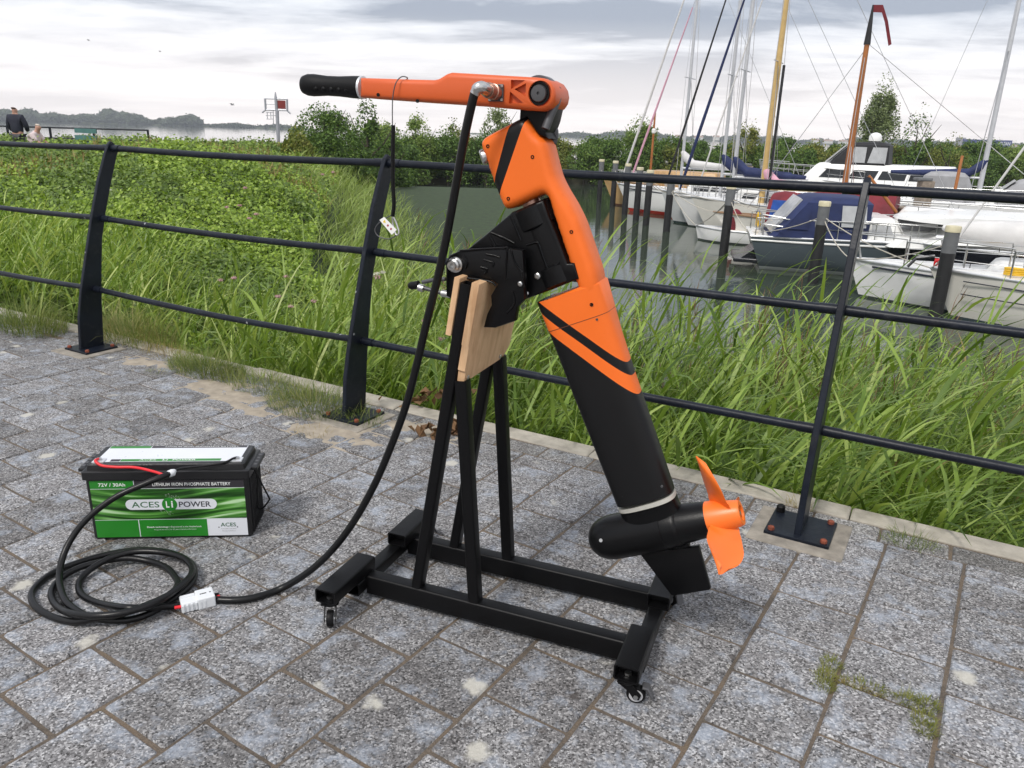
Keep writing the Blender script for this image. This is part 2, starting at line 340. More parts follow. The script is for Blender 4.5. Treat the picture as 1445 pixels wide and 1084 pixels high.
def put_paver(c, single):
    rz = PA-PI/2+random.uniform(-.008, .008); z = random.uniform(-.0012, .0022)
    if c@n2d > DB-.2:
        cs, sn = math.cos(rz), math.sin(rz); poly = [np.array([c[0]+q[0]*cs-q[1]*sn, c[1]+q[0]*sn+q[1]*cs]) for q in sq()]
        poly = clip(poly, n2d, DB-.004)
        if len(poly) < 3: return
        ar = .5*abs(sum(poly[k][0]*poly[(k+1) % len(poly)][1]-poly[(k+1) % len(poly)][0]*poly[k][1] for k in range(len(poly))))
        if ar < .004: return
        me = stone_mesh('paver', poly); me.materials.append(MT['paver'])
        if single: o = bpy.data.objects.new('paver', me); o.location = (0, 0, z); link(o, pavement)
        else: stuffm.add([tuple(v.co) for v in me.vertices], [tuple(f.vertices) for f in me.polygons]); bpy.data.meshes.remove(me)
        return
    me = random.choice(pv_mesh); rq = rz+random.choice((0, PI))
    if single:
        o = bpy.data.objects.new('paver', me); o.location = (c[0], c[1], z); o.rotation_euler = (max(-.007, min(.007, random.gauss(0, .0038))), max(-.007, min(.007, random.gauss(0, .0038))), rq); link(o, pavement)
    else:
        cs, sn = math.cos(rq), math.sin(rq); stuffm.add([(c[0]+v.co.x*cs-v.co.y*sn, c[1]+v.co.x*sn+v.co.y*cs, v.co.z+z) for v in me.vertices], [tuple(f.vertices) for f in me.polygons])
for c in seen[:300]: put_paver(c, True)
for c in seen[300:]+rest: put_paver(c, False)
if stuffm.v: tag(obj('pavers', stuffm, MT['paver'], pavement), kind='stuff')
# border blocks and kerb
bb = [stone_mesh('border_block', sq(.1035, .0515)) for _ in range(4)]
for me in bb: me.materials.append(MT['border'])
for k in range(-30, 34):
    p = td(k*.213+.06, 2.629); o = bpy.data.objects.new('border_block', random.choice(bb)); o.location = (p[0], p[1], random.uniform(-.003, .002)); o.rotation_euler = (random.gauss(0, .006), random.gauss(0, .006), ANG+random.gauss(0, .008)); link(o, pavement)
kerb = tag(obj('kerb', MB().box(td(-3, 2.742, -.2), (24, .10, .3), U, NR), MT['concrete']), kind='structure')
ks = []
for i in range(3):
    mb = MB().cbox((0, 0, 0), (.996, .108, .12), .008); v = np.array(mb.v); v += RNG.normal(0, .0012, v.shape); mb.v = [tuple(q) for q in v]
    me = mb.mesh('kerb_stone'); me.materials.append(MT['concrete']); ks.append(me)
for k in range(-12, 9):
    p = td(k*1.0+.35, 2.742); o = bpy.data.objects.new('kerb_stone', random.choice(ks)); o.location = (p[0], p[1], -.058+random.uniform(-.003, .003)); o.rotation_euler = (0, random.gauss(0, .002), ANG); link(o, kerb)
# thin drifts of blown sand on the stones
def drift(cx, cy, rx, ry, ang, seed, hmax=.010):
    n = 46; vs = []; ca, sa = math.cos(ang), math.sin(ang)
    for i in range(n+1):
        for j in range(n+1):
            a, b = (i/n*2-1), (j/n*2-1); r = math.hypot(a, b); x, y = cx+a*rx*ca-b*ry*sa, cy+a*rx*sa+b*ry*ca
            nz = mnoise.fractal(Vector((x*11+seed, y*11, seed)), .8, 2., 7)
            vs.append((x, y, hmax*(.62*(1-r*r*1.25)+.55*nz)-.0035 if r < 1 else -.02))
    return npmesh('sand_drift', vs, [(i*(n+1)+j, (i+1)*(n+1)+j, (i+1)*(n+1)+j+1, i*(n+1)+j+1) for i in range(n) for j in range(n)])
for px, py, rx, ry, s in ((345, 560, .62, .20, 3.1), (480, 612, .34, .16, 5.2), (600, 608, .32, .10, 9.4), (215, 515, .3, .11, 6.6)):
    g = G(px, py); tag(obj('sand_drift', drift(g[0], g[1], rx, ry, ANG, s), MT['drift'], smooth=60), kind='structure')
# ------------------------------------------------------------------ railing on the quay
TP = [-2.2341+1.9545*k for k in (-2, -1, 0, 1, 2)]
fence = thing('quay_railing', td(-2.234, 2.505, 0), 'dark blue steel railing with curved posts and three rails along the quay', 'railing')
prof_l = [(2.436, .014), (2.455, .2), (2.49, .35), (2.545, .53), (2.61, .74), (2.675, .93), (2.74, 1.08), (2.765, 1.13)]
prof_r = [(2.80, 1.135), (2.822, 1.10), (2.79, 1.02), (2.745, .9), (2.70, .77), (2.655, .62), (2.625, .44), (2.60, .26), (2.576, .014)]
for k, t_ in enumerate(TP):
    out_ = [td(t_-.011, d, z) for d, z in prof_l+[(2.783, 1.145)]+prof_r]
    obj('post', MB().prism(out_, U*.022, .003, 1), MT['fence'], fence)
    pl_ = obj('base_plate', MB().cbox(td(t_, 2.505, .011), (.205, .19, .014), .002, U, NR), MT['fence'], fence)
    for i, (a, b) in enumerate(((-1, -1), (1, -1), (1, 1), (-1, 1))):
        p = td(t_+a*.083, 2.505+b*.076, .017); obj('bolt', MB().lathe(p, (0, 0, 1), [(0, .011), (.011, .011), (.013, .008)], 6) if i != 3 else MB().lathe(p, (0, 0, 1), [(0, .015), (.02, .015), (.026, .010)], 12), MT['rust'] if i != 3 else MT['rubber'], pl_)
    pp = MB().cbox(td(t_, 2.49, -.04), (.30, .27, .0945), .006, U, NR); tag(obj('footing_slab', pp, MT['pad'], pavement))
for name, d, z, r, sag in (('top_rail', 2.79, 1.108, .0165, .010), ('middle_rail', 2.675, .73, .0152, .014), ('lower_rail', 2.572, .345, .0152, .022)):
    pts = []
    for k in range(len(TP)-1):
        for i in range(8):
            s = i/8; pts.append(td(TP[k]+(TP[k+1]-TP[k])*s, d+math.sin(s*PI)*sag*.5, z-math.sin(s*PI)*sag*(.4 if k > 1 else 1)))
    pts = [td(TP[0]-2.6, d, z)]+pts+[td(TP[-1], d, z), td(TP[-1]+2.2, d, z)]
    rl = obj(name, MB().tube(pts, r, 14), MT['fence'], fence, 60)
    for t_ in TP:
        for s in (-1, 1): obj('rail_sleeve', MB().tube([td(t_+s*.012, d, z), td(t_+s*.07, d, z-.001)], r+.0025, 14), MT['fence'], rl, 60)
# ------------------------------------------------------------------ motor stand
AA = np.array([math.cos(R(-21)), math.sin(R(-21)), 0]); BB = np.array([-AA[1], AA[0], 0]); ZZ = np.array([0, 0, 1.])
def S(a, b, z): return a*AA+b*BB+z*ZZ
def pm(px, py, b=1.735): return onplane(px, py, BB, b)
def z1(x, y): return 400+x/3.284, 80+y/3.284
def z2(x, y): return 560+x/3.6125, 240+y/3.6125
def z3(x, y): return 780+x/3.6125, 560+y/3.6125
def smoothpath(P, n=6):
    P = [np.array(p, float) for p in P]; o = []
    for i in range(len(P)-1):
        p0, p1, p2, p3 = P[max(i-1, 0)], P[i], P[i+1], P[min(i+2, len(P)-1)]
        for k in range(n):
            t = k/n; o.append(.5*((2*p1)+(-p0+p2)*t+(2*p0-5*p1+4*p2-p3)*t*t+(-p0+3*p1-3*p2+p3)*t**3))
    return o+[P[-1]]
def rect_tube(p, q, X, w, h, wall=.004, rad=.006):
    p, q, X = np.array(p), np.array(q), np.array(X); D = (q-p)/np.linalg.norm(q-p); Y = np.cross(D, X)
    def ring(c, w, h, r):
        o = []
        for sx, sy, a0 in ((1, 1, 0), (-1, 1, 90), (-1, -1, 180), (1, -1, 270)):
            for k in range(4):
                a = R(a0+30*k); o.append(c+X*(sx*(w/2-r)+r*math.cos(a))+Y*(sy*(h/2-r)+r*math.sin(a)))
        return o
    return MB().loft([ring(p+D*.03, w-2*wall, h-2*wall, rad*.6), ring(p, w-2*wall, h-2*wall, rad*.6), ring(p, w, h, rad), ring(q, w, h, rad), ring(q, w-2*wall, h-2*wall, rad*.6), ring(q-D*.03, w-2*wall, h-2*wall, rad*.6)])
stand = thing('motor_stand', S(-.655, 1.73, 0), 'black welded steel trolley stand on casters carrying the orange outboard', 'stand')
BF, BK = 1.617, 1.852
for b in (BF, BK):
    obj('base_rail', rect_tube(S(-1.03, b, .041), S(-.282, b, .041), BB, .040, .058), MT['black'], stand, 40)
for a in (-1.05, -.258):
    obj('cross_beam', rect_tube(S(a, 1.56, .0445), S(a, 1.90, .0445), AA, .040, .038), MT['black'], stand, 40)
for a, b0, b1 in ((-1.06, 1.445, 1.645), (-.263, 1.463, 1.630), (-1.038, 1.780, 1.948), (-.253, 1.776, 1.952)):
    obj('wheel_arm', rect_tube(S(a, b0, .0855), S(a, b1, .0855), AA, .060, .040), MT['black'], stand, 40)
def caster(a, b, yaw, brake=True):
    o = S(a, b, 0); c, s = math.cos(yaw), math.sin(yaw); X = np.array([c, s, 0]); Y = np.array([-s, c, 0])
    L = lambda x, y, z: o+X*x+Y*y+ZZ*z
    m = MB().cbox(L(0, 0, .0625), (.046, .046, .003), .001, X, Y).lathe(L(0, 0, .052), ZZ, [(0, .017), (.004, .021), (.009, .019)], 16)
    for y in (-1, 1):
        m.prism([L(-.02, y*.0135, .054), L(.012, y*.0135, .054), L(.034, y*.0135, .03), L(.030, y*.0135, .016), L(.018, y*.0135, .016), L(.004, y*.0135, .036)], Y*.002*y)
    m.box(L(-.004, 0, .053), (.034, .03, .003), X, Y); f = obj('caster', m, MT['black'], stand, 40)
    obj('wheel', MB().lathe(L(.022, -.0095, .0225), Y, [(0, .0165), (.001, .0205), (.004, .0225), (.015, .0225), (.018, .0205), (.019, .0165)], 24), MT['rubber'], f, 40)
    obj('rim', MB().lathe(L(.022, -.0100, .0225), Y, [(0, .0085), (0, .016), (.020, .016), (.020, .0085)], 24), MT['plasticg'], f, 40)
    obj('hub', MB().lathe(L(.022, -.0165, .0225), Y, [(0, .006), (.033, .006)], 6), MT['steel'], f)
    if brake: obj('brake_pedal', MB().prism([L(.036, -.012, .05), L(.05, -.012, .047), L(.062, -.012, .022), L(.058, -.012, .02), L(.044, -.012, .042), L(.034, -.012, .043)], Y*.024, .002, 1), MT['grey'], f, 40)
    obj('bolt_head', MB().lathe(L(0, 0, .0705), ZZ, [(0, .009), (.006, .009)], 6), MT['steel'], f)
MT['plasticg'] = M('light_grey_plastic', (.42, .42, .43), .5)
caster(-1.06, 1.468, R(-82), False); caster(-.263, 1.485, R(-12)); caster(-1.038, 1.925, R(40)); caster(-.253, 1.93, R(-60))
LD = (S(-.738, 0, .905)-S(-.878, 0, .07)); LD /= np.linalg.norm(LD); LX = np.cross(BB, LD)   # along the leaning transom legs, and across them
if LX@AA < 0: LX = -LX
for b in (BF, BK):
    obj('leaning_leg', rect_tube(S(-.878, b, .068), S(-.7363, b, .915), BB, .036, .029), MT['black'], stand, 40)
    obj('upright_leg', rect_tube(S(-.707, b, .068), S(-.750, b, .677), BB, .036, .031), MT['black'], stand, 40)
def legc(z): return S(-.878+(z-.07)*.16766, 0, z)
def plank(name, off, th, b0, b1, outline):
    base = legc(.7)+LX*off
    pts = [base+BB*(b0+(b1-b0)*u)+LD*((z-.7)/LD[2]) for u, z in outline]
    return obj(name, MB().prism(pts, LX*th, .0025, 2), MT['ply'], stand, 35)
def woodmat():
    m, t, p = mat0('plywood'); tcn = nd(t, 'ShaderNodeTexCoord'); mp = nd(t, 'ShaderNodeMapping'); mp.inputs['Scale'].default_value = (22, 22, 3); t.links.new(tcn.outputs['Object'], mp.inputs[0])
    n = tex_noise(t, mp.outputs[0], 2.2, 6, .6, .6); c = rampn(t, n, [(.3, (.52, .31, .165)), (.55, (.66, .43, .245)), (.75, (.72, .50, .30))])
    n2_ = tex_noise(t, tcn.outputs['Object'], 14, 4); c = mixn(t, .5, c, rampn(t, n2_, [(.35, (.75, .68, .6)), (.5, (1, 1, 1))]), 'MULTIPLY')
    t.links.new(c, p.inputs['Base Color']); p.inputs['Roughness'].default_value = .6; bumpn(t, p, n, .25, .002); return m
MT['ply'] = woodmat()
bd = plank('transom_board', .0165, .020, 1.594, 1.895, [(0, .925), (0, .775), (.012, .77), (.012, .71), (.03, .705), (.04, .678), (.86, .678), (.92, .69), (.99, .705), (1, .79), (1, .925)])
for u, z in ((.085, .690), (.77, .690)): obj('bolt', MB().lathe(legc(z)+LX*.0365+BB*(1.594+.301*u), LX, [(0, .006), (.003, .006), (.004, .004)], 10), MT['steel'], bd)
plank('rear_pad', -.0150, -.015, 1.598, 1.89, [(0, .925), (0, .785), (1, .785), (1, .925)])
obj('transom_tube', MB().cbox(legc(.875)+BB*1.735, (.2, .03, .06), .003, BB, LX), MT['black'], stand)
# ------------------------------------------------------------------ outboard motor
motor = thing('outboard_motor', S(-.75, 1.735, .90), 'orange and black electric outboard motor clamped on the stand', 'outboard motor')
def outline(pts, b): return [pm(x, y, b) for x, y in pts]
def stripemat(name, base, bands, rough=.42, O=None):
    """painted bands: each band = ((px line start, end), (px line start, end)) -> black between the two lines, second None = everything below"""
    m, t, p = mat0(name); g = nd(t, 'ShaderNodeNewGeometry'); tot = None
    def side(l):
        P0, P1 = pm(*l[0], 1.68), pm(*l[1], 1.68); d = P1-P0; nrm = np.array([-(d@ZZ), d@AA]); nrm /= np.linalg.norm(nrm); nv = nrm[0]*AA+nrm[1]*ZZ
        if nv@(ZZ if O is None else O) < 0: nv = -nv
        v = nd(t, 'ShaderNodeVectorMath', operation='DOT_PRODUCT'); t.links.new(g.outputs['Position'], v.inputs[0]); v.inputs[1].default_value = tuple(nv)
        return mathn(t, 'SUBTRACT', v.outputs['Value'], float(P0@nv))
    for l1, l2 in bands:
        f = mathn(t, 'LESS_THAN', side(l1), 0.)
        if l2: f = mathn(t, 'MULTIPLY', f, mathn(t, 'GREATER_THAN', side(l2), 0.))
        tot = f if tot is None else mathn(t, 'MAXIMUM', tot, f)
    n = tex_noise(t, g.outputs['Position'], 5, 4); o_ = rampn(t, n, [(.3, tuple(np.array(base)*.95)), (.7, tuple(np.minimum(np.array(base)*1.04, 1)))])
    t.links.new(mixn(t, tot, o_, (.0045, .0045, .005)), p.inputs['Base Color']); p.inputs['Roughness'].default_value = rough; p.inputs['Specular IOR Level'].default_value = .3
    sc_ = nd(t, 'ShaderNodeMapRange'); t.links.new(tex_noise(t, g.outputs['Position'], 38, 6, .75), sc_.inputs[0]); sc_.inputs[3].default_value = rough-.14; sc_.inputs[4].default_value = rough+.16; t.links.new(sc_.outputs[0], p.inputs['Roughness'])
    bumpn(t, p, tex_noise(t, g.outputs['Position'], 450, 2), .1, .002); return m
ORG = (.80, .150, .018)
MT['legpaint'] = stripemat('leg_paint', ORG, [(((767, 431), (896, 530)), ((768, 446), (897, 545))), (((785, 478), (910, 575)), None)])
MT['headpaint'] = stripemat('head_paint', ORG, [((z1(1121, 270), z1(1004, 610)), (z1(1042, 310), z1(975, 560)))], O=AA)
head = [z1(*q) for q in ((924, 388), (960, 366), (1035, 326), (1108, 288), (1128, 277), (1146, 290), (1188, 368), (1216, 374), (1233, 410), (1241, 450), (1270, 560), (1302, 622), (1340, 682))] + \
       [z2(*q) for q in ((940, 260), (1000, 432), (1030, 520), (1040, 600), (1020, 660), (960, 670), (908, 520), (812, 232), (782, 128), (768, 114), (640, 178), (565, 206))] + \
       [z1(*q) for q in ((1012, 645), (985, 580), (950, 470), (926, 408))]
def smooth_out(P, d=7.):       # resample an outline evenly, corners softened a little
    P = [np.array(p, float) for p in P]; o = []
    for i in range(len(P)):
        a, b = P[i], P[(i+1) % len(P)]; k = max(1, int(round(np.linalg.norm(b-a)/d)))
        for j in range(k): o.append(a+(b-a)*j/k)
    for _ in range(2): o = [o[i]*.6+(o[i-1]+o[(i+1) % len(o)])*.2 for i in range(len(o))]
    return o
HB0, HB1 = 1.686, 1.784
shell = obj('motor_shell', MB().slab(outline([tuple(q) for q in smooth_out(head)], HB0+.03), AA, ZZ, BB*(HB1-HB0), .021), MT['headpaint'], motor, 40)
for v in shell.data.vertices: v.co -= Vector(BB*.03)
for q in (z1(1155, 465), z1(1043, 658), z1(1335, 812), z2(770, 667), z2(993, 686), z1(948, 415)):
    obj('screw', MB().lathe(pm(*q, HB0+.001), -BB, [(0, .0042), (.0022, .0042), (.0022, .0022), (.0008, .0022)], 12), MT['blackcast'], shell)
def sell(Lp, Rp, h, n=28, e=3.0):
    c = (Lp+Rp)/2; ax = (Rp-Lp)/2; o = []
    for k in range(n):
        th = 2*PI*k/n; x, y = math.cos(th), math.sin(th); o.append(c+ax*math.copysign(abs(x)**(2/e), x)+BB*h*math.copysign(abs(y)**(2/e), y))
    return o
bl = 1.735
LG = [((767, 424), (848, 392), .0470, 5.5), ((764, 423), (853, 396), .0522, 6.0), ((779, 463), (864.5, 435), .0515, 4.8), ((788, 490), (875, 468), .0475, 3.8), ((805, 537), (895, 528), .047, 3.3), ((838, 622), (926, 617), .046, 3.), ((872, 710), (951, 690), .045, 2.8)]
leg = obj('lower_leg', MB().loft([sell(pm(*l, bl-.01), pm(*r, bl+.005), h, 36, e_) for l, r, h, e_ in LG]), MT['legpaint'], motor, 40)
for q in ((834, 584), (880, 700), (934, 686), z2(1021, 761), z2(833, 830)): obj('screw', MB().lathe(pm(*q, 1.6895), -BB, [(0, .003), (.003, .003)], 10), MT['grey'], leg)
obj('seam', MB().loft([sell(pm(779.0, 463.5, bl-.01), pm(864.6, 435.2, bl+.005), .0518, 36, 4.8), sell(pm(779.3, 464.3, bl-.01), pm(864.8, 436., bl+.005), .0518, 36, 4.8)]), M('seam_dark', (.12, .03, .01), .7), leg)
cl = obj('collar', MB().loft([sell(pm(873, 713, bl), pm(952, 693.5, bl), .0458, 32, 2.8), sell(pm(875, 718.5, bl), pm(954, 698.5, bl), .0458, 32, 2.8)]), MT['collar'] if 'collar' in MT else M('collar_grey', (.42, .41, .37), .5), motor, 40)
P0 = pm(833, 763.5); P1 = pm(1001, 732); GA = (P1-P0)/np.linalg.norm(P1-P0); GL = np.linalg.norm(P1-P0); GU = np.cross(BB, GA)
if GU[2] < 0: GU = -GU
GR = .0572
gear = MB().lathe(P0, GA, [(0, .004), (.003, .018), (.010, .032), (.022, .044), (.040, .0525), (.058, GR-.001), (.070, GR), (.206, GR), (.207, GR-.0015), (.210, GR-.0015), (.235, .053), (.245, .0515), (.246, .050), (GL-.006, .043), (GL, .0415)], 40)
gear.loft([sell(pm(876, 720, bl), pm(954, 699, bl), .047, 32, 2.6), sell(pm(878.5, 728, bl), pm(957, 707, bl), .044, 32, 2.4), sell(pm(872, 745, bl), pm(966, 722, bl), .045, 32, 2.2), sell(pm(872, 760, bl), pm(975, 740, bl), .045, 32, 2.2)])
gc = obj('gearcase', gear, MT['blackcast'], motor, 50)
obj('screw', MB().lathe(P0+GA*.052+GU*.018-BB*.0505, -BB+GU*.4, [(0, .0046), (.0025, .0046), (.0025, .002)], 14), MT['steel'], gc)
obj('rear_boss', MB().lathe(P0+GA*.212+GU*.052, GA, [(0, .010), (.02, .010), (.024, .007)], 14), MT['blackcast'], gc, 40)
sk = [z3(*q) for q in ((440, 800), (745, 765), (805, 980), (798, 988), (612, 1018), (600, 1010))]
skeg = obj('skeg', MB().prism(outline(sk, bl-.008), BB*.016, .004, 2), MT['blackcast'], motor, 35)
obj('anode', MB().cbox(P0+GA*.235-GU*.054, (.03, .02, .012), .002, GA, BB), MT['blackcast'], gc)
# propeller
prop = MB(); H0 = P0+GA*(GL-.004); HL = np.linalg.norm(pm(1047, 721.5)-P1)+.002
prop.lathe(H0, GA, [(0, .034), (.003, .0425), (.012, .0422), (HL-.006, .0315), (HL, .0292), (HL, .019), (HL-.022, .018)], 36)
hub = obj('propeller', prop, MT['orange'], motor, 40)
obj('shaft_nut', MB().lathe(H0+GA*(HL-.022), GA, [(0, .010), (.016, .010), (.016, .006), (.02, .006)], 6), MT['steel'], hub)
RP = .160
for kb in range(3):
    th0 = R(-4)+kb*2*PI/3; na, nb = 16, 12; grid = {}
    vsA, vsB = [], []
    for i in range(na+1):
        s = i/na; r = .034+(RP-.034)*s; phi = math.atan(.10/(2*PI*(r+.02)))+.16; ch = .072+.090*s-.112*max(0, s-.45)**1.9*3.8; ch = max(ch, .006)
        for j in range(nb+1):
            u = j/nb-.5; sk_ = .16*s*s; tang = ch*u*math.cos(phi); axl = -ch*u*math.sin(phi)*1.7 + .022-.012*s+.055*(u*u-.1)*s
            th = th0+sk_*.6+tang/r*(.9 if r > .05 else .75); rr = r-.018*s*s*(2*u)**2
            p = H0+GA*(.018+axl)+rr*(math.cos(th)*GU+math.sin(th)*BB); t_ = (.0036*(1-.8*s)+.0007)*(1-(2*u)**2*.85)
            vsA.append(p+GA*t_); vsB.append(p-GA*t_)
    n_ = nb+1; A_ = len(vsA); fs = []
    for i in range(na):
        for j in range(nb):
            q = (i*n_+j, (i+1)*n_+j, (i+1)*n_+j+1, i*n_+j+1); fs.append(q); fs.append(tuple(A_+x for x in q[::-1]))
    rim_ = [j for j in range(n_)]+[i*n_+nb for i in range(1, na+1)]+[na*n_+j for j in range(nb-1, -1, -1)]+[i*n_ for i in range(na-1, 0, -1)]
    for k in range(len(rim_)): a_, b_ = rim_[k], rim_[(k+1) % len(rim_)]; fs.append((a_, b_, A_+b_, A_+a_))
    obj('blade', MB().add(vsA+vsB, fs), MT['orange'], hub, 50)
# clamp bracket
NB = 1.655
sw = [z2(*q) for q in ((352, 408), (440, 338), (585, 215), (690, 172), (745, 152), (772, 236), (812, 330), (868, 476), (904, 474), (926, 556), (800, 607), (650, 662), (560, 640), (540, 420))]
swb = obj('swivel_bracket', MB().prism(outline(sw, 1.682), BB*.106, .007, 3), MT['blackcast'], motor, 35)
t0, t1 = pm(*z2(702, 205), 1.735), pm(*z2(822, 500), 1.735)
obj('swivel_tube', MB().tube([t0, t1], .054, 28), MT['blackcast'], swb, 40)
td_ = (t1-t0)/np.linalg.norm(t1-t0)
for p, l_, r_ in ((t0-td_*.012, .055, .060), (t1-td_*.012, .05, .060)): obj('tube_collar', MB().lathe(p, td_, [(0, r_-.006), (.005, r_), (l_-.005, r_), (l_, r_-.006)], 30), MT['blackcast'], swb, 40)
obj('swivel_pin', MB().tube([t0-td_*.07, t1+td_*.03], .022, 20), MT['bronze'], swb, 40)
cp = [z2(*q) for q in ((268, 434), (322, 410), (552, 393), (568, 402), (640, 410), (650, 560), (650, 662), (612, 700), (600, 772), (500, 806), (440, 804), (458, 735), (480, 690), (478, 640), (495, 612), (512, 582), (480, 562), (338, 542), (318, 560), (298, 600), (286, 666), (250, 642), (248, 470))]
for nme, b0, d_ in (('near_clamp_plate', NB-.014, .024), ('far_clamp_plate', 1.800, .024)):
    c_ = obj(nme, MB().prism(outline(cp, b0), BB*d_, .004, 2), MT['blackcast'], motor, 35)
    if nme[0] == 'n': near = c_
def rib(zp, r=.0028): return MB().tube(smoothpath([pm(*z2(*q), NB-.0145) for q in zp], 4), r, 6)
for zp in (((322, 412), (450, 402), (548, 398), (562, 405), (552, 560)), ((345, 548), (470, 566), (505, 590)), ((338, 436), (358, 470), (352, 500)), ((455, 428), (525, 444)), ((444, 458), (490, 470), (488, 492)), ((428, 494), (462, 506)), ((448, 530), (460, 512)), ((580, 400), (600, 470), (640, 520)), ((630, 520), (650, 600)), ((590, 620), (600, 680), (560, 730))):
    obj('rib', rib(zp), MT['blackcast'], near, 60)
for zp in (((660, 384), (715, 368), (728, 390), (770, 505), (790, 510)), ((580, 235), (610, 300), (632, 360)), ((470, 330), (500, 390)), ((480, 318), (600, 372)), ((830, 470), (800, 500))):
    obj('rib', MB().tube(smoothpath([pm(*z2(*q), 1.6815) for q in zp], 4), .003, 6), MT['blackcast'], swb, 60)
bp = pm(*z2(300, 482), NB-.014)
nut = obj('tilt_nut', MB().lathe(bp, -BB, [(0, .0185), (.004, .0185), (.005, .015), (.016, .015), (.018, .011), (.024, .0105), (.024, .0065), (.012, .006)], 28), MT['steel'], motor, 35)
obj('tilt_shaft', MB().tube([bp+BB*.002, bp+BB*.19], .011, 16), MT['steel'], motor, 40)
for q, r_, b_ in (((718, 540), .0075, 1.682), ((630, 580), .006, NB-.014), ((664, 628), .005, 1.682)): obj('bolt', MB().lathe(pm(*z2(*q), b_), -BB, [(0, r_), (.004, r_), (.006, r_*.6), (.006, .002)], 12), MT['steel'], motor)
for zq, b_ in ((((85, 588), (150, 605), (245, 632)), 1.70), (((130, 572), (190, 560), (248, 556)), 1.70)):
    obj('clamp_handle', MB().tube([pm(*z2(*q), b_) for q in zq], .0052, 10), MT['grey'], motor, 40)
obj('clamp_handle_cap', MB().tube([pm(*z2(62, 590), 1.70), pm(*z2(72, 590), 1.70), pm(*z2(112, 585), 1.70)], [.006, .010, .0105], 14), MT['rubber'], motor, 40)
obj('clamp_screw', MB().tube([pm(*z2(112, 598), 1.70), pm(*z2(138, 606), 1.70)], .0095, 14), MT['steel'], motor, 40)
for b_ in (1.690, 1.79): obj('clamp_spindle', MB().tube([pm(*z2(230, 628), b_), pm(*z2(300, 640), b_)], .009, 12), MT['steel'], motor, 40)
kp = pm(*z1(958, 455), 1.71); kd = (pm(*z1(915, 470), 1.70)-kp); obj('tilt_lock_knob', MB().lathe(kp, kd, [(0, .014), (.005, .0175), (.009, .0175), (.010, .0145), (.012, .0145), (.013, .0175), (.02, .0175), (.023, .014)], 24), MT['steel'], motor, 35)
# tiller
neck = [z1(*q) for q in ((1096, 235), (1262, 170), (1255, 215), (1236, 300), (1216, 352), (1226, 380), (1180, 360), (1128, 280), (1092, 298))]
obj('tiller_neck', MB().prism(outline(neck, 1.697), BB*.076, .004, 2), MT['black'], motor, 35)
TB0, TB1 = 1.670, 1.784
arm = [z1(*q) for q in ((350, 97), (540, 103), (690, 107), (712, 102), (752, 78), (772, 72), (1000, 85), (1170, 95), (1200, 99), (1232, 116), (1252, 146), (1258, 178), (1252, 212), (1236, 236), (1212, 250), (1190, 253), (1110, 248), (1000, 237), (860, 224), (600, 207), (350, 189))]
am = obj('tiller_arm', MB().prism(outline(arm, TB0), BB*(TB1-TB0), .012, 3), MT['orange2'])
cut = MB()
for tri in (((1046, 106), (1112, 108), (1046, 150)), ((1116, 122), (1114, 182), (1062, 150)), ((1042, 160), (1104, 214), (1036, 216))):
    cut.prism([pm(*z1(*q), TB0-.01) for q in tri], BB*.021)
cut.lathe(pm(*z1(1180, 170), TB0-.01), BB, [(0, .0265), (.022, .0265)], 32)
co_ = obj('cutter', cut, None); md = am.modifiers.new('b', 'BOOLEAN'); md.operation = 'DIFFERENCE'; md.solver = 'EXACT'; md.object = co_
bpy.context.view_layer.update(); dg = bpy.context.evaluated_depsgraph_get(); nm = bpy.data.meshes.new_from_object(am.evaluated_get(dg))
am.modifiers.clear(); am.data = nm; bpy.data.objects.remove(co_)
am.parent = motor; am.matrix_parent_inverse = Matrix.Translation(-motor.location)
am.data.shade_smooth(); am.data.set_sharp_from_angle(angle=R(35))
hc_ = pm(*z1(1180, 170), TB0+.003)
hp = obj('hinge_pin', MB().lathe(hc_+BB*.008, -BB, [(0, .0245), (.004, .0245), (.004, .0205), (.001, .0205)], 30), MT['blackcast'], am, 35)
obj('hinge_bolt', MB().lathe(hc_+BB*.007, -BB, [(0, .0185), (.004, .0185), (.007, .0165), (.0075, .010), (.0075, .0035), (.004, .003)], 30), MT['grey'], am, 35)
hd = pm(*z1(1180, 170), 1.727); obj('friction_disc', MB().lathe(pm(*z1(1178, 172), 1.706), BB, [(0, .0375), (.003, .039), (.037, .039), (.04, .0375)], 40), MT['grey'], am, 35)
gA = pm(*z1(372, 144), 1.727); gB = pm(*z1(88, 130), 1.727); gd = gB-gA; gl = np.linalg.norm(gd)
obj('silver_ring', MB().lathe(gA-gd/gl*.004, gd, [(.004, .0262), (.010, .0266)], 32), MT['alu'], am, 40)
gp = obj('hand_grip', MB().lathe(gA+gd/gl*.008, gd, [(0, .0262), (.02, .0258), (.06, .0235), (.095, .0232), (.118, .025), (.135, .0262), (gl-.026, .0255), (gl-.014, .0215), (gl-.008, .013)], 32), MT['rubber'], am, 50)
for k in range(5): obj('grip_dimple', MB().lathe(gA+gd/gl*(.035+.022*k)-BB*.0215-ZZ*.008, -BB, [(0, .006), (.0025, .005), (.0035, .002)], 12), MT['rubber'], gp, 60)
for q in ((440, 177), (622, 206)): obj('screw', MB().lathe(pm(*z1(*q), TB0+.001), -BB, [(0, .0042), (.002, .0042)], 10), MT['blackcast'], am)
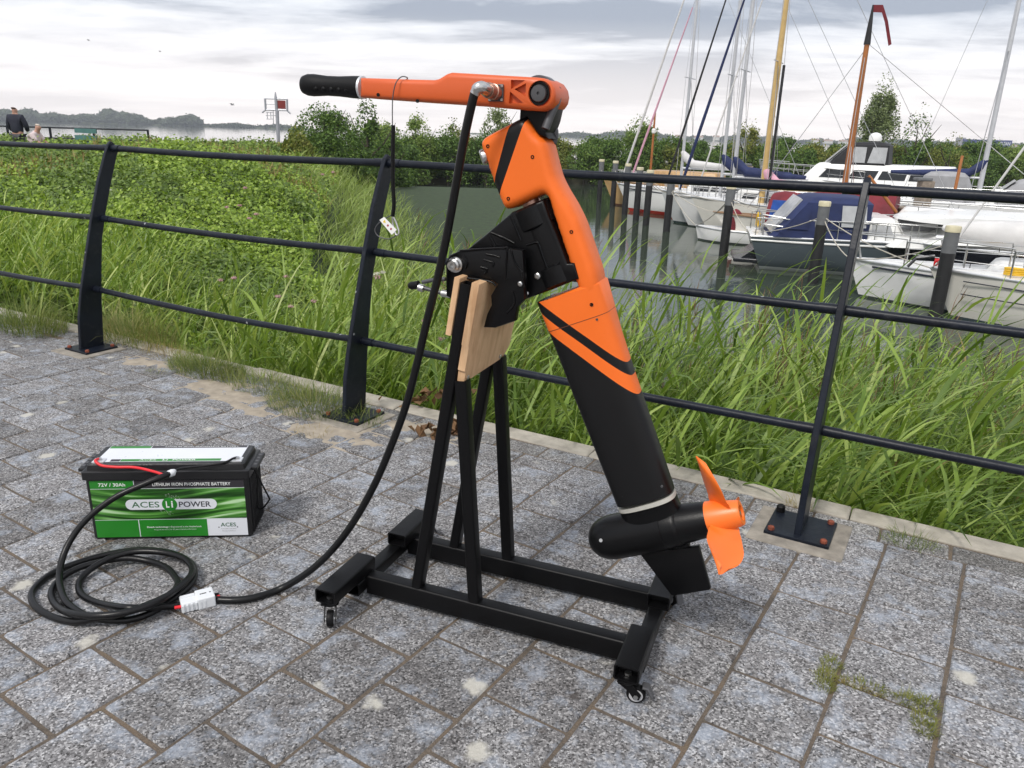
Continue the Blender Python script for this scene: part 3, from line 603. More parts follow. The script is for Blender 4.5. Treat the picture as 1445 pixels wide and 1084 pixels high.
# socket and plug on the tiller
s0 = pm(*z1(1002, 172), TB0); flo = obj('socket_flange', MB().cbox(pm(*z1(985, 168), TB0-.003), (.036, .036, .006), .002, AA, ZZ), MT['grey'], am)
for i in (-1, 1):
    for j in (-1, 1): obj('screw', MB().lathe(pm(*z1(985, 168), TB0-.006)+AA*.014*i+ZZ*.014*j, -BB, [(0, .003), (.002, .003)], 10), MT['steel'], flo)
s1 = pm(*z1(985, 168), TB0-.005); s2 = pm(*z1(945, 155), TB0-.040); s3 = pm(*z1(915, 143), TB0-.062); dv = s2-s1; L1_ = np.linalg.norm(dv)
obj('socket_barrel', MB().lathe(s1, dv, [(0, .0155), (.012, .0155), (.012, .0175), (.016, .0175), (.017, .0155), (.03, .015), (.031, .0168), (L1_, .0165)], 28), MT['bronze'], am, 35)
obj('plug_elbow', MB().tube(smoothpath([s2, s3, pm(*z1(898, 150), TB0-.066), pm(*z1(886, 172), TB0-.066)], 5), [.0135]*6+[.0125]*6+[.011]*4, 20), MT['steel'], am, 50)
# short hose looping behind the neck
obj('steering_hose', MB().tube(smoothpath([pm(*z1(1268, 150), 1.727), pm(*z1(1268, 200), 1.715), pm(*z1(1240, 265), 1.70), pm(*z1(1214, 335), 1.69)], 6), .0095, 12), MT['grey'], motor, 60)
obj('wire_loop', MB().tube(smoothpath([pm(*z1(1228, 305), 1.76), pm(*z1(1256, 340), 1.765), pm(*z1(1254, 385), 1.765), pm(*z1(1236, 418), 1.76), pm(*z1(1215, 420), 1.755)], 6), .0085, 12), MT['grey'], motor, 60)
# ------------------------------------------------------------------ motor cable
YT = pm(*z1(886, 172), TB0-.066)[1]
gpts = [(303, 846, .012), (330, 847, .012), (360, 843, .012), (398, 830, .014)]
path = [G(x, y, z) for x, y, z in gpts]; Yg = path[-1][1]
for x, y in ((437, 806), (470, 775), (500, 735), (528, 685), (551, 632), (572, 575), (588, 515), (602, 455), (617, 395), (630, 335), (642, 270), (652, 212), (660, 172)):
    k = (830-y)/(830-132); path.append(at(x, y, Yg+(YT-Yg)*k))
path.append(pm(*z1(880, 190), TB0-.066)); path.append(pm(*z1(888, 168), TB0-.066))
mc = obj('motor_cable', MB().tube(smoothpath(path, 6), .0098, 14), MT['cable'] if 'cable' in MT else MT['rubber'], None, 60)
tag(mc, 'thick black cable rising from the white connector to the tiller', 'cable')
# ------------------------------------------------------------------ kill cord
KB = TB0-.012
kc = thing('kill_cord', pm(553, 120, KB), 'thin wire safety cord with black sleeve hanging off the tiller', 'safety cord')
obj('wire', MB().tube(smoothpath([pm(*z1(560, 112), TB0+.04), pm(*z1(575, 99), KB+.02), pm(*z1(548, 93), KB+.012), pm(*z1(520, 125), KB), pm(*z1(506, 200), KB), pm(*z1(505, 320), KB)], 6), .0013, 6), MT['grey'], kc)
obj('sleeve', MB().tube(smoothpath([pm(*z1(509, 318), KB), pm(*z1(507, 450), KB), pm(*z1(508, 600), KB), pm(*z1(512, 680), KB), pm(*z1(506, 740), KB)], 6), .0048, 10), MT['rubber'], kc, 60)
hk = obj('hook', MB().tube(smoothpath([pm(*z1(506, 738), KB), pm(*z1(522, 770), KB), pm(*z1(535, 815), KB-.003), pm(*z1(522, 825), KB-.003), pm(*z1(508, 785), KB), pm(*z1(504, 745), KB)], 5), .0021, 8), MT['steel'], kc, 60)
obj('ring', MB().tube(smoothpath([pm(*z1(500, 735), KB), pm(*z1(450, 765), KB), pm(*z1(424, 800), KB), pm(*z1(440, 832), KB), pm(*z1(490, 845), KB), pm(*z1(530, 822), KB)], 6), .0014, 8), MT['grey'], kc, 60)
tgp = [pm(*z1(*q), KB-.004) for q in ((445, 757), (466, 743), (524, 803), (502, 826))]
tgo = obj('warning_tag', MB().prism(tgp, BB*.001), MT['white'], kc)
ctr = (tgp[0]*.5+tgp[1]*.5); dx_ = (tgp[2]+tgp[3])/2-ctr
tr_ = ctr+dx_*.24; ax_ = dx_/np.linalg.norm(dx_); ay_ = np.cross(ax_, BB)
obj('yellow_triangle', MB().prism([tr_-BB*.0008+ax_*.004, tr_-BB*.0008-ax_*.003+ay_*.004, tr_-BB*.0008-ax_*.003-ay_*.004], BB*.0006), M('tag_yellow', (.75, .55, .03), .5), tgo)
for f_ in (.5, .75): obj('red_mark', MB().box(ctr+dx_*f_-BB*.0005, (.004, .005, .0006), ax_, ay_), M('tag_red', (.35, .05, .07), .5), tgo)
# ------------------------------------------------------------------ battery
_A = G(133, 762); _B = G(357, 758); BE = (_B-_A)/np.linalg.norm(_B-_A); BN = np.array([-BE[1], BE[0], 0])
def bt(x, y, z): return _A+BE*x+BN*y+ZZ*z
MT['bcase'] = M('battery_case', (.008, .008, .009), .38, bump=.25, bs=180)
MT['bgreen'] = M('label_green', (.018, .20, .018), .32, var=.06); MT['bdark'] = M('label_charcoal', (.03, .027, .032), .35); MT['bwhite'] = M('label_white', (.66, .68, .72), .3, var=.03)
MT['txtw'] = M('print_white', (.78, .8, .78), .4, var=.02); MT['txtg'] = M('print_green', (.03, .12, .045), .4, var=.02); MT['txtd'] = M('print_dark', (.035, .035, .045), .4, var=.02)
def swoosh():
    m, t, p = mat0('label_green_rays'); tcn = nd(t, 'ShaderNodeTexCoord'); mp = nd(t, 'ShaderNodeMapping'); t.links.new(tcn.outputs['Object'], mp.inputs[0])
    # printed rays: streaks fanning out either side of the logo
    g = nd(t, 'ShaderNodeSeparateXYZ'); 
    vl = nd(t, 'ShaderNodeVectorMath', operation='DOT_PRODUCT'); t.links.new(tcn.outputs['Object'], vl.inputs[0]); vl.inputs[1].default_value = tuple(BE)
    x = mathn(t, 'SUBTRACT', vl.outputs['Value'], float(_A@BE)); t.links.new(tcn.outputs['Object'], g.inputs[0]); z = mathn(t, 'SUBTRACT', g.outputs[2], .118)
    w_ = nd(t, 'ShaderNodeCombineXYZ'); t.links.new(mathn(t, 'MULTIPLY', x, 3.2), w_.inputs[0])
    t.links.new(mathn(t, 'ADD', mathn(t, 'MULTIPLY', z, 55.), mathn(t, 'MULTIPLY', mathn(t, 'SINE', mathn(t, 'MULTIPLY', x, 9.)), 1.1)), w_.inputs[1])
    n = tex_noise(t, w_.outputs[0], 1.0, 2, .45, .25); c = rampn(t, n, [(.38, (.008, .035, .006)), (.5, (.03, .13, .016)), (.58, (.10, .30, .05)), (.68, (.45, .65, .38))])
    t.links.new(c, p.inputs['Base Color']); p.inputs['Roughness'].default_value = .3; return m
MT['bray'] = swoosh()
bat = thing('battery', bt(.24, .08, 0), 'black lithium battery with green printed label on the paving', 'battery')
W_, D_ = .485, .158
case = MB()
def ringb(x0, x1, y0, y1, z, r=.008, n=4):
    o = []
    for cx, cy, a0 in ((x1-r, y1-r, 0), (x0+r, y1-r, 90), (x0+r, y0+r, 180), (x1-r, y0+r, 270)):
        for k in range(n): a = R(a0+90*k/(n-1)); o.append(bt(cx+r*math.cos(a), cy+r*math.sin(a), z))
    return o
case.loft([ringb(.004, W_-.004, .002, D_-.002, .002), ringb(0, W_, 0, D_, .008), ringb(0, W_, 0, D_, .205), ringb(-.007, W_+.007, -.007, D_+.007, .208), ringb(-.007, W_+.007, -.007, D_+.007, .233), ringb(-.003, W_+.003, -.003, D_+.003, .236)])
bc = obj('case', case, MT['bcase'], bat, 35)
lid = obj('lid', MB().loft([ringb(.006, W_-.006, .002, D_-.004, .236), ringb(.008, W_-.008, .004, D_-.006, .252), ringb(.012, W_-.012, .008, D_-.010, .2555)]), MT['bcase'], bat, 35)
for k in range(9): obj('case_rib', MB().cbox(bt(W_+.002, .018+.0155*k, .105), (.006, .004, .19), .001, BE, BN), MT['bcase'], bc)
# end handles: moulded lug and wire-like carry strap on the right
for x, s in ((W_+.007, 1), (-.007, -1)):
    lug = obj('handle_lug', MB().cbox(bt(x+s*.009, D_/2, .229), (.020, .115, .012), .003, BE, BN), MT['bcase'], bat)
    for k in range(4): obj('lug_slot', MB().cbox(bt(x+s*.009, D_/2-.036+.024*k, .2355), (.010, .014, .002), .0005, BE, BN), MT['grey'], lug)
obj('carry_handle', MB().tube(smoothpath([bt(W_+.014, .03, .226), bt(W_+.035, .03, .17), bt(W_+.05, .04, .12), bt(W_+.048, .05, .105), bt(W_+.025, .055, .075), bt(W_+.010, .06, .072), bt(W_+.006, .07, .09), bt(W_+.005, .10, .2)], 6), .0028, 8), MT['rubber'], bat, 60)
def lab(name, x0, x1, z0, z1_, m, y=-.0012, parent=None): return obj(name, MB().box(bt((x0+x1)/2, y/2-.0002, (z0+z1_)/2), (x1-x0, abs(y), z1_-z0), BE, BN), m, parent or bat)
X0, X1 = .012, .472
fl = lab('front_label', X0, X1, .009, .203, MT['bwhite'], -.0008)
lab('capacity_panel', X0, .141, .1765, .203, MT['bgreen'], -.0014, fl); lab('title_panel', .1435, X1, .1765, .203, MT['bdark'], -.0014, fl)
lab('ray_panel', X0, X1, .070, .1745, MT['bray'], -.0014, fl); lab('green_panel', X0, .1405, .009, .068, MT['bgreen'], -.0014, fl); lab('slogan_panel', .1435, .349, .009, .068, MT['bgreen'], -.0014, fl)
def text_mesh(s, bold=0.):
    cu = bpy.data.curves.new('t', 'FONT'); cu.body = s; cu.offset = bold; cu.size = 1; cu.resolution_u = 3; cu.align_x = 'LEFT'
    o = bpy.data.objects.new('t', cu); col.objects.link(o); bpy.context.view_layer.update(); dg = bpy.context.evaluated_depsgraph_get()
    me = bpy.data.meshes.new_from_object(o.evaluated_get(dg)); bpy.data.objects.remove(o); bpy.data.curves.remove(cu); return me
def put_text(name, s, fn, x0, x1, z0, z1_, mat, parent, bold=.0):
    me = text_mesh(s, bold); v = np.array([q.co[:] for q in me.vertices]); mn, mx = v.min(0), v.max(0)
    u = (v-mn)/np.maximum(mx-mn, 1e-6); me.materials.clear()
    for i, q in enumerate(me.vertices): q.co = Vector(fn(x0+(x1-x0)*u[i, 0], z0+(z1_-z0)*u[i, 1]))
    me.update(); return obj(name, me, mat, parent)
ff = lambda x, z: bt(x, -.0022, z); f3 = lambda x, z: bt(x, -.0036, z)
put_text('capacity_lettering', '72V / 30Ah', ff, .038, .117, .184, .1955, MT['txtw'], fl, .012)
put_text('title_lettering', 'LITHIUM IRON PHOSPHATE BATTERY', ff, .198, .432, .184, .195, MT['txtw'], fl, .008)
def pill(x0, x1, zc, r, y):
    o = []
    for cx, a0 in ((x1-r, -90), (x0+r, 90)):
        for k in range(13): a = R(a0+15*k); o.append(bt(cx+r*math.cos(a), y, zc+r*math.sin(a)))
    return o
pl_ = obj('logo_pill', MB().prism(pill(.110, .385, .121, .0175, -.0020), BN*.0008), MT['bwhite'], fl)
put_text('logo_lettering', 'ACES', ff, .128, .211, .111, .131, MT['txtg'], fl, .008); put_text('logo_lettering', 'POWER', ff, .270, .367, .111, .130, MT['txtd'], fl, .016)
obj('logo_disc', MB().prism(pill(.219, .265, .121, .0229, -.0027), BN*.0008), MT['bgreen'], fl); put_text('logo_lettering', 'L', f3, .2315, .2415, .1105, .1325, MT['txtw'], fl, .03); put_text('logo_lettering', 'i', f3, .2475, .2525, .1105, .1335, MT['txtw'], fl, .03)
dots = MB()
for k in range(60):
    a = random.uniform(.2, 2.1) if k < 34 else random.uniform(3.5, 5.0); r = random.uniform(.022, .038); s_ = random.uniform(.0006, .0011)
    dots.box(bt(.243+r*math.cos(a), -.0022, .121+r*math.sin(a)), (s_, .0006, s_), BE, BN)
obj('logo_dots', dots, MT['txtw'], fl)
put_text('slogan_lettering', 'Dutch technology', ff, .166, .231, .0385, .0455, MT['txtw'], fl, .022); put_text('slogan_lettering', '| Engineered in the Netherlands', ff, .234, .331, .0385, .0455, MT['txtw'], fl)
put_text('slogan_lettering', 'Designed for more than 25 years of great performance', ff, .186, .314, .031, .0355, MT['txtw'], fl)
put_text('maker_lettering', 'ACES', ff, .390, .437, .041, .054, MT['txtg'], fl, .004); put_text('maker_lettering', 'Sustainable Transport', ff, .391, .437, .031, .034, MT['txtd'], fl); put_text('maker_lettering', 'Energy Solutions', ff, .394, .434, .0235, .0265, MT['txtd'], fl)
for x in (.384, .441): obj('maker_dot', MB().box(bt(x, -.0018, .0385), (.003, .0008, .003), BE, BN), MT['txtd'], fl)
# label on the lid: same print, seen at a low angle
tl = obj('lid_label', MB().box(bt(.243, .083, .2559), (.43, .122, .0008), BE, BN), MT['bwhite'], lid)
def lt(name, x0, x1, y0, y1, m, z=.2566): return obj(name, MB().box(bt((x0+x1)/2, (y0+y1)/2, z), (x1-x0, y1-y0, .0006), BE, BN), m, lid)
lt('lid_capacity_panel', .03, .155, .128, .143, MT['bgreen']); lt('lid_title_panel', .158, .456, .128, .143, MT['bdark']); lt('lid_green_strip', .10, .40, .024, .040, MT['bgreen']); lt('lid_dark_strip', .07, .098, .024, .040, MT['bdark'])
fz = lambda x, y: bt(x, y, .2573)
put_text('lid_lettering', 'LITHIUM IRON PHOSPHATE BATTERY', fz, .20, .43, .132, .139, MT['txtw'], lid, .008); put_text('lid_lettering', 'ACES', fz, .155, .205, .027, .037, MT['txtw'], lid); put_text('lid_lettering', 'Li', fz, .225, .24, .027, .037, MT['txtw'], lid, .02); put_text('lid_lettering', 'POWER', fz, .255, .325, .027, .037, MT['txtw'], lid, .015)
for x in (.028, .440):
    tm = obj('terminal', MB().cbox(bt(x+.01, .028, .257), (.034, .03, .006), .001, BE, BN), MT['alu'], bat); obj('terminal_bolt', MB().lathe(bt(x+.01, .028, .26), ZZ, [(0, .008), (.006, .008), (.007, .005)], 6), MT['steel'], tm)
# ------------------------------------------------------------------ battery cable, coil and connector
MT['cable'] = M('cable_sheath', (.0045, .0045, .005), .34, bump=.1, bs=120, spec=.32); mc.data.materials[0] = MT['cable']
def z5(x, y): return 30+x/3.737, 610+y/3.737
CO = [(800, 212, .247), (740, 236, .243), (640, 277, .228), (520, 330, .205), (420, 395, .175), (335, 470, .14), (268, 556, .10), (222, 650, .062), (202, 740, .034), (206, 820, .024), (242, 900, .022), (330, 962, .022), (430, 988, .018), (560, 990, .012), (680, 955, .012), (790, 888, .012), (885, 812, .012), (915, 750, .012), (895, 690, .012), (800, 640, .012), (650, 620, .012), (490, 638, .012), (330, 678, .012), (180, 735, .012), (90, 800, .012), (52, 862, .012), (82, 926, .012), (165, 975, .012), (280, 1000, .014), (400, 980, .03), (540, 955, .034), (690, 900, .034), (790, 850, .034), (825, 805, .032), (812, 765, .024), (765, 715, .016), (680, 682, .014), (560, 664, .022), (420, 684, .022), (290, 722, .02), (195, 785, .014), (158, 850, .012), (186, 915, .014), (262, 955, .034), (400, 968, .046), (560, 948, .05), (720, 892, .05), (845, 806, .045), (902, 735, .034), (868, 672, .034), (760, 636, .034), (620, 628, .036), (500, 652, .034), (400, 700, .026), (326, 760, .016), (303, 820, .013), (332, 868, .013), (420, 904, .018), (560, 926, .045), (690, 924, .03), (770, 918, .015), (826, 910, .013)]
cp_ = [G(*z5(x, y), z) for x, y, z in CO]
bca = thing('battery_cable', G(*z5(480, 820)), 'coiled black cable on the paving in front of the battery with grey connector', 'cable')
obj('sheath', MB().tube(smoothpath(cp_, 5), .0092, 14), MT['cable'], bca, 60)
g0 = cp_[0]; obj('splice_wrap', MB().tube([G(*z5(775, 222), .245), g0, G(*z5(812, 200), .251)], [.0105, .0115, .005], 12), MT['plasticw'], bca, 60)
obj('red_lead', MB().tube(smoothpath([G(*z5(770, 232), .240), G(*z5(700, 208), .246), G(*z5(600, 186), .250), G(*z5(500, 184), .25), G(*z5(425, 176), .255), bt(.036, .008, .266), bt(.038, .028, .264)], 6), .0042, 10), MT['red'], bca, 60)
obj('black_lead', MB().tube(smoothpath([G(*z5(806, 204), .250), G(*z5(850, 190), .252), G(*z5(960, 178), .252), G(*z5(1070, 160), .258), bt(.44, .018, .265), bt(.45, .028, .264)], 6), .0036, 10), MT['cable'], bca, 60)
cA, cB = G(*z5(836, 912), .016), G(*z5(1016, 866), .016); cdv = cB-cA; cl_ = np.linalg.norm(cdv); cX = cdv/cl_; cY = np.cross(ZZ, cX)
con = obj('connector', MB().cbox(cA+cX*cl_*.27+ZZ*.000, (cl_*.50, .046, .028), .003, cX, cY), MT['plasticw'], bca)
obj('grip_rib', MB().cbox(cA+cX*cl_*.25+cY*.012+ZZ*.0145, (cl_*.42, .012, .004), .001, cX, cY), MT['plasticw'], con)
for k in range(6): obj('tooth', MB().box(cA+cX*(cl_*.06+.011*k)-cY*.024, (.005, .006, .02), cX, cY), MT['plasticw'], con)
c2 = obj('plug', MB().cbox(cA+cX*cl_*.74+ZZ*.001, (cl_*.53, .052, .033), .003, cX, cY), MT['plasticw'], mc)
for f_, w2 in ((.62, .004), (.72, .012), (.90, .004)): obj('mould_mark', MB().box(cA+cX*cl_*f_+ZZ*.0178, (w2, .004, .0008), cX, cY), MT['grey'], c2)
for s in (-1, 1):
    obj('core_wire', MB().tube([cA-cX*.014+cY*.006*s, cA+cX*.01+cY*.010*s], .0045, 8), MT['red'] if s < 0 else MT['cable'], con)
    obj('core_wire', MB().tube([cB+cX*.014+cY*.006*s, cB-cX*.008+cY*.010*s], .0045, 8), MT['red'] if s < 0 else MT['cable'], c2)
# ------------------------------------------------------------------ land and water
LAND = np.array([(30, -10.4), (9, 1.9), (.9, 6.9), (-.6, 10), (-1.6, 15), (-3.4, 24), (-8.3, 46), (-8.5, 51), (-4, 54.5), (6.7, 58), (30, 65), (90, 84), (90, 98), (30, 78), (4, 70), (-12, 62), (-17, 45), (-32, 34), (-70, 24), (-70, -40), (30, -40)], float)
def sdist(x, y):
    x, y = np.asarray(x, float), np.asarray(y, float); best = np.full(x.shape, 1e9); ins = np.zeros(x.shape, bool)
    for i in range(len(LAND)):
        a, b = LAND[i], LAND[(i+1) % len(LAND)]; e_ = b-a; t = np.clip(((x-a[0])*e_[0]+(y-a[1])*e_[1])/(e_@e_), 0, 1)
        best = np.minimum(best, np.hypot(x-a[0]-t*e_[0], y-a[1]-t*e_[1]))
        with np.errstate(divide='ignore', invalid='ignore'): ins ^= ((a[1] > y) != (b[1] > y)) & (x < (b[0]-a[0])*(y-a[1])/(b[1]-a[1]+1e-12)+a[0])
    return np.where(ins, best, -best)
def wob(x, y, s=1.): return (np.sin(x*1.3*s+2.1*np.sin(y*.7*s))+np.sin(y*1.7*s+1.3+1.7*np.sin(x*.9*s)))*.25+.25*np.sin(x*3.1*s+y*2.3*s)
def hT(x, y):
    x, y = np.asarray(x, float), np.asarray(y, float); s = sdist(x, y); d = x*NR[0]+y*NR[1]; top = np.where(y > 48, -.9, -.25)
    z = np.minimum(-2.35+np.maximum(s, -3)*.52, top+.06*wob(x, y, .6)); z = np.maximum(z, -3.2)
    k = np.clip((3.1-d)/.25, 0, 1); return z*(1-k)+(-.20)*k
gx = np.concatenate([np.arange(-70, -14, 2.), np.arange(-14, 10, .4), np.arange(10, 92, 2.)]); gy = np.concatenate([np.arange(-40, 0, 2.), np.arange(0, 30, .4), np.arange(30, 100, 1.5)])
XX, YY = np.meshgrid(gx, gy, indexing='ij'); ZG = hT(XX, YY); nx, ny = XX.shape
idx = np.arange(nx*ny).reshape(nx, ny); fq = np.stack([idx[:-1, :-1], idx[1:, :-1], idx[1:, 1:], idx[:-1, 1:]], -1).reshape(-1, 4)
MT['soil'] = M('soil', (.045, .042, .022), .95, var=.4, vs=1.2, bump=.6, bs=8)
tag(obj('ground', npmesh('ground', np.stack([XX, YY, ZG], -1), fq), MT['soil'], smooth=80), kind='structure')
def watermat():
    m, t, p = mat0('harbour_water'); g = nd(t, 'ShaderNodeNewGeometry'); v = g.outputs['Position']
    p.inputs['Base Color'].default_value = (.035, .048, .032, 1); p.inputs['Roughness'].default_value = .045; p.inputs['IOR'].default_value = 1.33; p.inputs['Specular IOR Level'].default_value = .5
    mp = nd(t, 'ShaderNodeMapping'); mp.inputs['Rotation'].default_value = (0, 0, R(20)); mp.inputs['Scale'].default_value = (1., 1.9, 1.); t.links.new(v, mp.inputs[0])
    hgt = mathn(t, 'ADD', tex_noise(t, mp.outputs[0], 1.6, 3, .5), mathn(t, 'MULTIPLY', tex_noise(t, mp.outputs[0], 7, 2, .5), .16)); bumpn(t, p, hgt, .12, .03); return m
MT['water'] = watermat()
tag(obj('water', npmesh('water', [(-5000, -60, WZ), (5000, -60, WZ), (5000, 4000, WZ), (-5000, 4000, WZ)], [(0, 1, 2, 3)]), MT['water']), kind='structure')
# ------------------------------------------------------------------ leafy things: shared builders
def cards(P, Nv, size, asp=.55, fold=.22, rng=RNG):
    """one folded leaf per point, Nv = facing direction"""
    n = len(P); r = rng.normal(size=(n, 3)); Nv = Nv/np.linalg.norm(Nv, axis=1, keepdims=True); Lx = np.cross(Nv, r); Lx /= np.linalg.norm(Lx, axis=1, keepdims=True)+1e-9; Wy = np.cross(Nv, Lx)
    s = np.broadcast_to(np.asarray(size), (n,))[:, None]
    a = P-Lx*s*.5; b = P+Lx*s*.5; l = P+Wy*s*asp*.5+Nv*s*fold*.5-Lx*s*.06; q = P-Wy*s*asp*.5+Nv*s*fold*.5-Lx*s*.06
    v = np.stack([a, l, b, q], 1).reshape(-1, 3); i = np.arange(n)[:, None]*4; f = np.concatenate([i+np.array([[0, 2, 1]]), i+np.array([[0, 3, 2]])], 1).reshape(-1, 3); return v, f
def ribbons(B, az, tilt, length, width, droop, seg=4, rng=RNG, twist=.5):
    """arching blades: start at B leaning tilt from vertical towards az and bending over by droop"""
    n = len(B); s = np.linspace(0, 1, seg+1)[None, :]; ang = tilt[:, None]+droop[:, None]*s**1.25; ds = length[:, None]/seg
    hx = np.concatenate([np.zeros((n, 1)), np.cumsum(np.sin(ang[:, :-1]*.5+ang[:, 1:]*.5)*ds, 1)], 1); hz_ = np.concatenate([np.zeros((n, 1)), np.cumsum(np.cos(ang[:, :-1]*.5+ang[:, 1:]*.5)*ds, 1)], 1)
    C = np.stack([B[:, 0:1]+hx*np.cos(az)[:, None], B[:, 1:2]+hx*np.sin(az)[:, None], B[:, 2:3]+hz_], -1)
    ta = az[:, None]+PI/2+(rng.uniform(-1, 1, n)*twist)[:, None]*(1+s*.8); wv = np.stack([np.cos(ta), np.sin(ta), .25*np.sin(ta*3)], -1)
    wd = width[:, None]*(np.minimum(1, .45+2.2*s)*(1-s**2.2)+.02); L = C+wv*wd[..., None]*.5; Rr = C-wv*wd[..., None]*.5
    v = np.stack([L, Rr], 2).reshape(-1, 3); k = (seg+1)*2; i = np.arange(n)[:, None, None]*k+np.arange(seg)[None, :, None]*2
    f = (i+np.array([0, 1, 3, 2])[None, None, :]).reshape(-1, 4); return v, f
def merge(parts):
    vs, fs, o = [], [], 0
    for v, f in parts: vs.append(v); fs.append(f+o); o += len(v)
    return np.concatenate(vs), np.concatenate(fs)
MT['reed'] = leafmat('reed_leaf', [(.06, .11, .016), (.16, .26, .04), (.31, .43, .09), (.50, .56, .20)], .35, .42, .35)
MT['reedl'] = leafmat('tall_grass_leaf', [(0.14, 0.21, 0.045), (0.25, 0.35, 0.08), (0.36, 0.46, 0.14), (0.48, 0.54, 0.24)], .35, .5)
MT['dry'] = leafmat('dry_grass', [(0.2, 0.15, 0.055), (0.29, 0.23, 0.085), (0.37, 0.31, 0.13)], .25, .7)
MT['plume'] = leafmat('reed_plume', [(.10, .05, .035), (.16, .085, .055), (.22, .13, .08)], .2, .8)
MT['tuft'] = leafmat('tuft_grass', [(.072, .123, .022), (.145, .203, .043), (.246, .275, .087), (.377, .319, .145)], .3, .6)
MT['joint'] = leafmat('joint_moss_grass', [(.12, .15, .03), (.20, .22, .05), (.30, .28, .09)], .3, .6)
MT['bram'] = leafmat('bramble_leaf', [(.07, .12, .012), (.17, .27, .028), (.30, .43, .055), (.48, .58, .14)], .3, .45, .4)
MT['bramd'] = leafmat('bramble_dark_leaf', [(0.045, 0.08, 0.01), (0.085, 0.15, 0.018), (0.15, 0.23, 0.032), (0.24, 0.33, 0.06)], .25, .45, .4)
def reeds(name, B, hmin, hmax, mat, nl=6, lmin=.28, lmax=.55, wmin=.010, wmax=.021, wind=0., kind='stuff', plume=.0, lean=.25):
    n = len(B); h = RNG.uniform(hmin, hmax, n); az = wind+RNG.normal(0, 1.1, n); tl = np.abs(RNG.normal(.06, .09, n)); dr = np.abs(RNG.normal(lean, .18, n))
    parts = [ribbons(B, az, tl, h, np.full(n, .0065), dr, 5, twist=3.)]
    for j in range(nl):
        s = .22+.76*(j+RNG.uniform(0, .8, n))/nl; s = np.minimum(s, .99); ang = tl+dr*s**1.25*.5
        P = B+np.stack([np.sin(ang)*np.cos(az)*h*s, np.sin(ang)*np.sin(az)*h*s, np.cos(ang)*h*s], 1)
        la = az+RNG.normal(0, .95, n)+(j % 2)*2.2-1.1; la = np.where(RNG.random(n) < .6, wind+RNG.normal(0, .8, n), la)
        parts.append(ribbons(P, la, RNG.uniform(.25, .75, n), RNG.uniform(lmin, lmax, n)*(1.1-.35*s), RNG.uniform(wmin, wmax, n), RNG.uniform(.3, 1.5, n), 4))
    v, f = merge(parts); return tag(obj(name, npmesh(name, v, f), mat), kind='stuff')
def scatter(n, fn, box):
    x = RNG.uniform(box[0], box[1], n); y = RNG.uniform(box[2], box[3], n); k = fn(x, y); x, y = x[k], y[k]; P = np.stack([x, y, hT(x, y)], 1); return P[inview(P+np.array([0, 0, .5]), 480, 320)]
# reeds on the bank in front of the marina
def zone_near(x, y):
    t = x*U[0]+y*U[1]; d = x*NR[0]+y*NR[1]; lim = np.where(t > 1.5, 8.6-(t-1.5)*.8, 8.6)+.9*wob(x, y, .5); lim = np.where(t < -1.2, lim-(-1.2-t)*1.05, lim); return (d > 2.95) & (d < lim) & (t > -3.6) & (t < 9)
B = scatter(17000, zone_near, (-4, 9, .5, 13)); B[:, 2] = np.maximum(B[:, 2], WZ-.1); dd = B@NR; tt = B@U
B = B[RNG.random(len(B)) < np.clip(1.25-.06*(dd-3), .5, 1)]; dd = B@NR
nr_ = dd < 4.2
reeds('reed_bank', B[~nr_], 1.35, 2.15, MT['reed'], 7, .35, .68, .012, .026, R(-25), lean=.75)
reeds('quayside_reeds', B[nr_], .45, 1.05, MT['reed'], 6, .30, .60, .012, .024, R(-40), lean=.7)
pb = B[(~nr_)]; pb = pb[RNG.random(len(pb)) < .16]; reeds('dead_reeds', pb[::2]+np.array([.04, .03, 0]), 1.2, 2.0, MT['dry'], 4, .25, .5, .008, .016, R(-25), lean=.6); n = len(pb)
hh = RNG.uniform(1.35, 1.95, n); pv_ = []
for j in range(14):
    pv_.append(ribbons(pb+np.stack([hh*.12+RNG.normal(0, .015, n), RNG.normal(0, .015, n), hh*(.80+.012*j)], 1), RNG.normal(-.3, 1.2, n), RNG.uniform(.1, .6, n), RNG.uniform(.07, .15, n), np.full(n, .006), RNG.uniform(.1, .9, n), 2))
v, f = merge(pv_); tag(obj('reed_plumes', npmesh('reed_plumes', v, f), MT['plume']), kind='stuff')
# paler tall grass down the left bank to the basin
def zone_l(x, y):
    s = sdist(x, y); d = x*NR[0]+y*NR[1]; t = x*U[0]+y*U[1]; return (d > 3.0) & (t < -2.4) & (s > -.5) & (s < 4.3+1.2*wob(x, y, .45)) & (y < 34) & (x > -.285*y+.25*wob(x, y, .7))
B = scatter(14000, zone_l, (-9, 2, 3.5, 34)); far = np.hypot(B[:, 0], B[:, 1])
B = B[RNG.random(len(B)) < np.clip(9/far, .3, 1)]
reeds('tall_bank_grass', B, .8, 1.35, MT['reedl'], 5, .4, .85, .010, .02, R(-15), lean=.85)
# fresh grass and reed shoots at the foot of the bramble field, behind the railing
def zone_f(x, y): d = x*NR[0]+y*NR[1]; t = x*U[0]+y*U[1]; return (d > 2.98) & (d < 4.6+.6*wob(x, y, .8)) & (t < -2.6) & (t > -9)
B = scatter(5200, zone_f, (-9, 0, 3, 11)); d_ = B@NR
reeds('verge_grass', B[RNG.random(len(B)) < .8], .35, .8, MT['reed'], 5, .25, .55, .008, .018, R(-20), lean=.75)
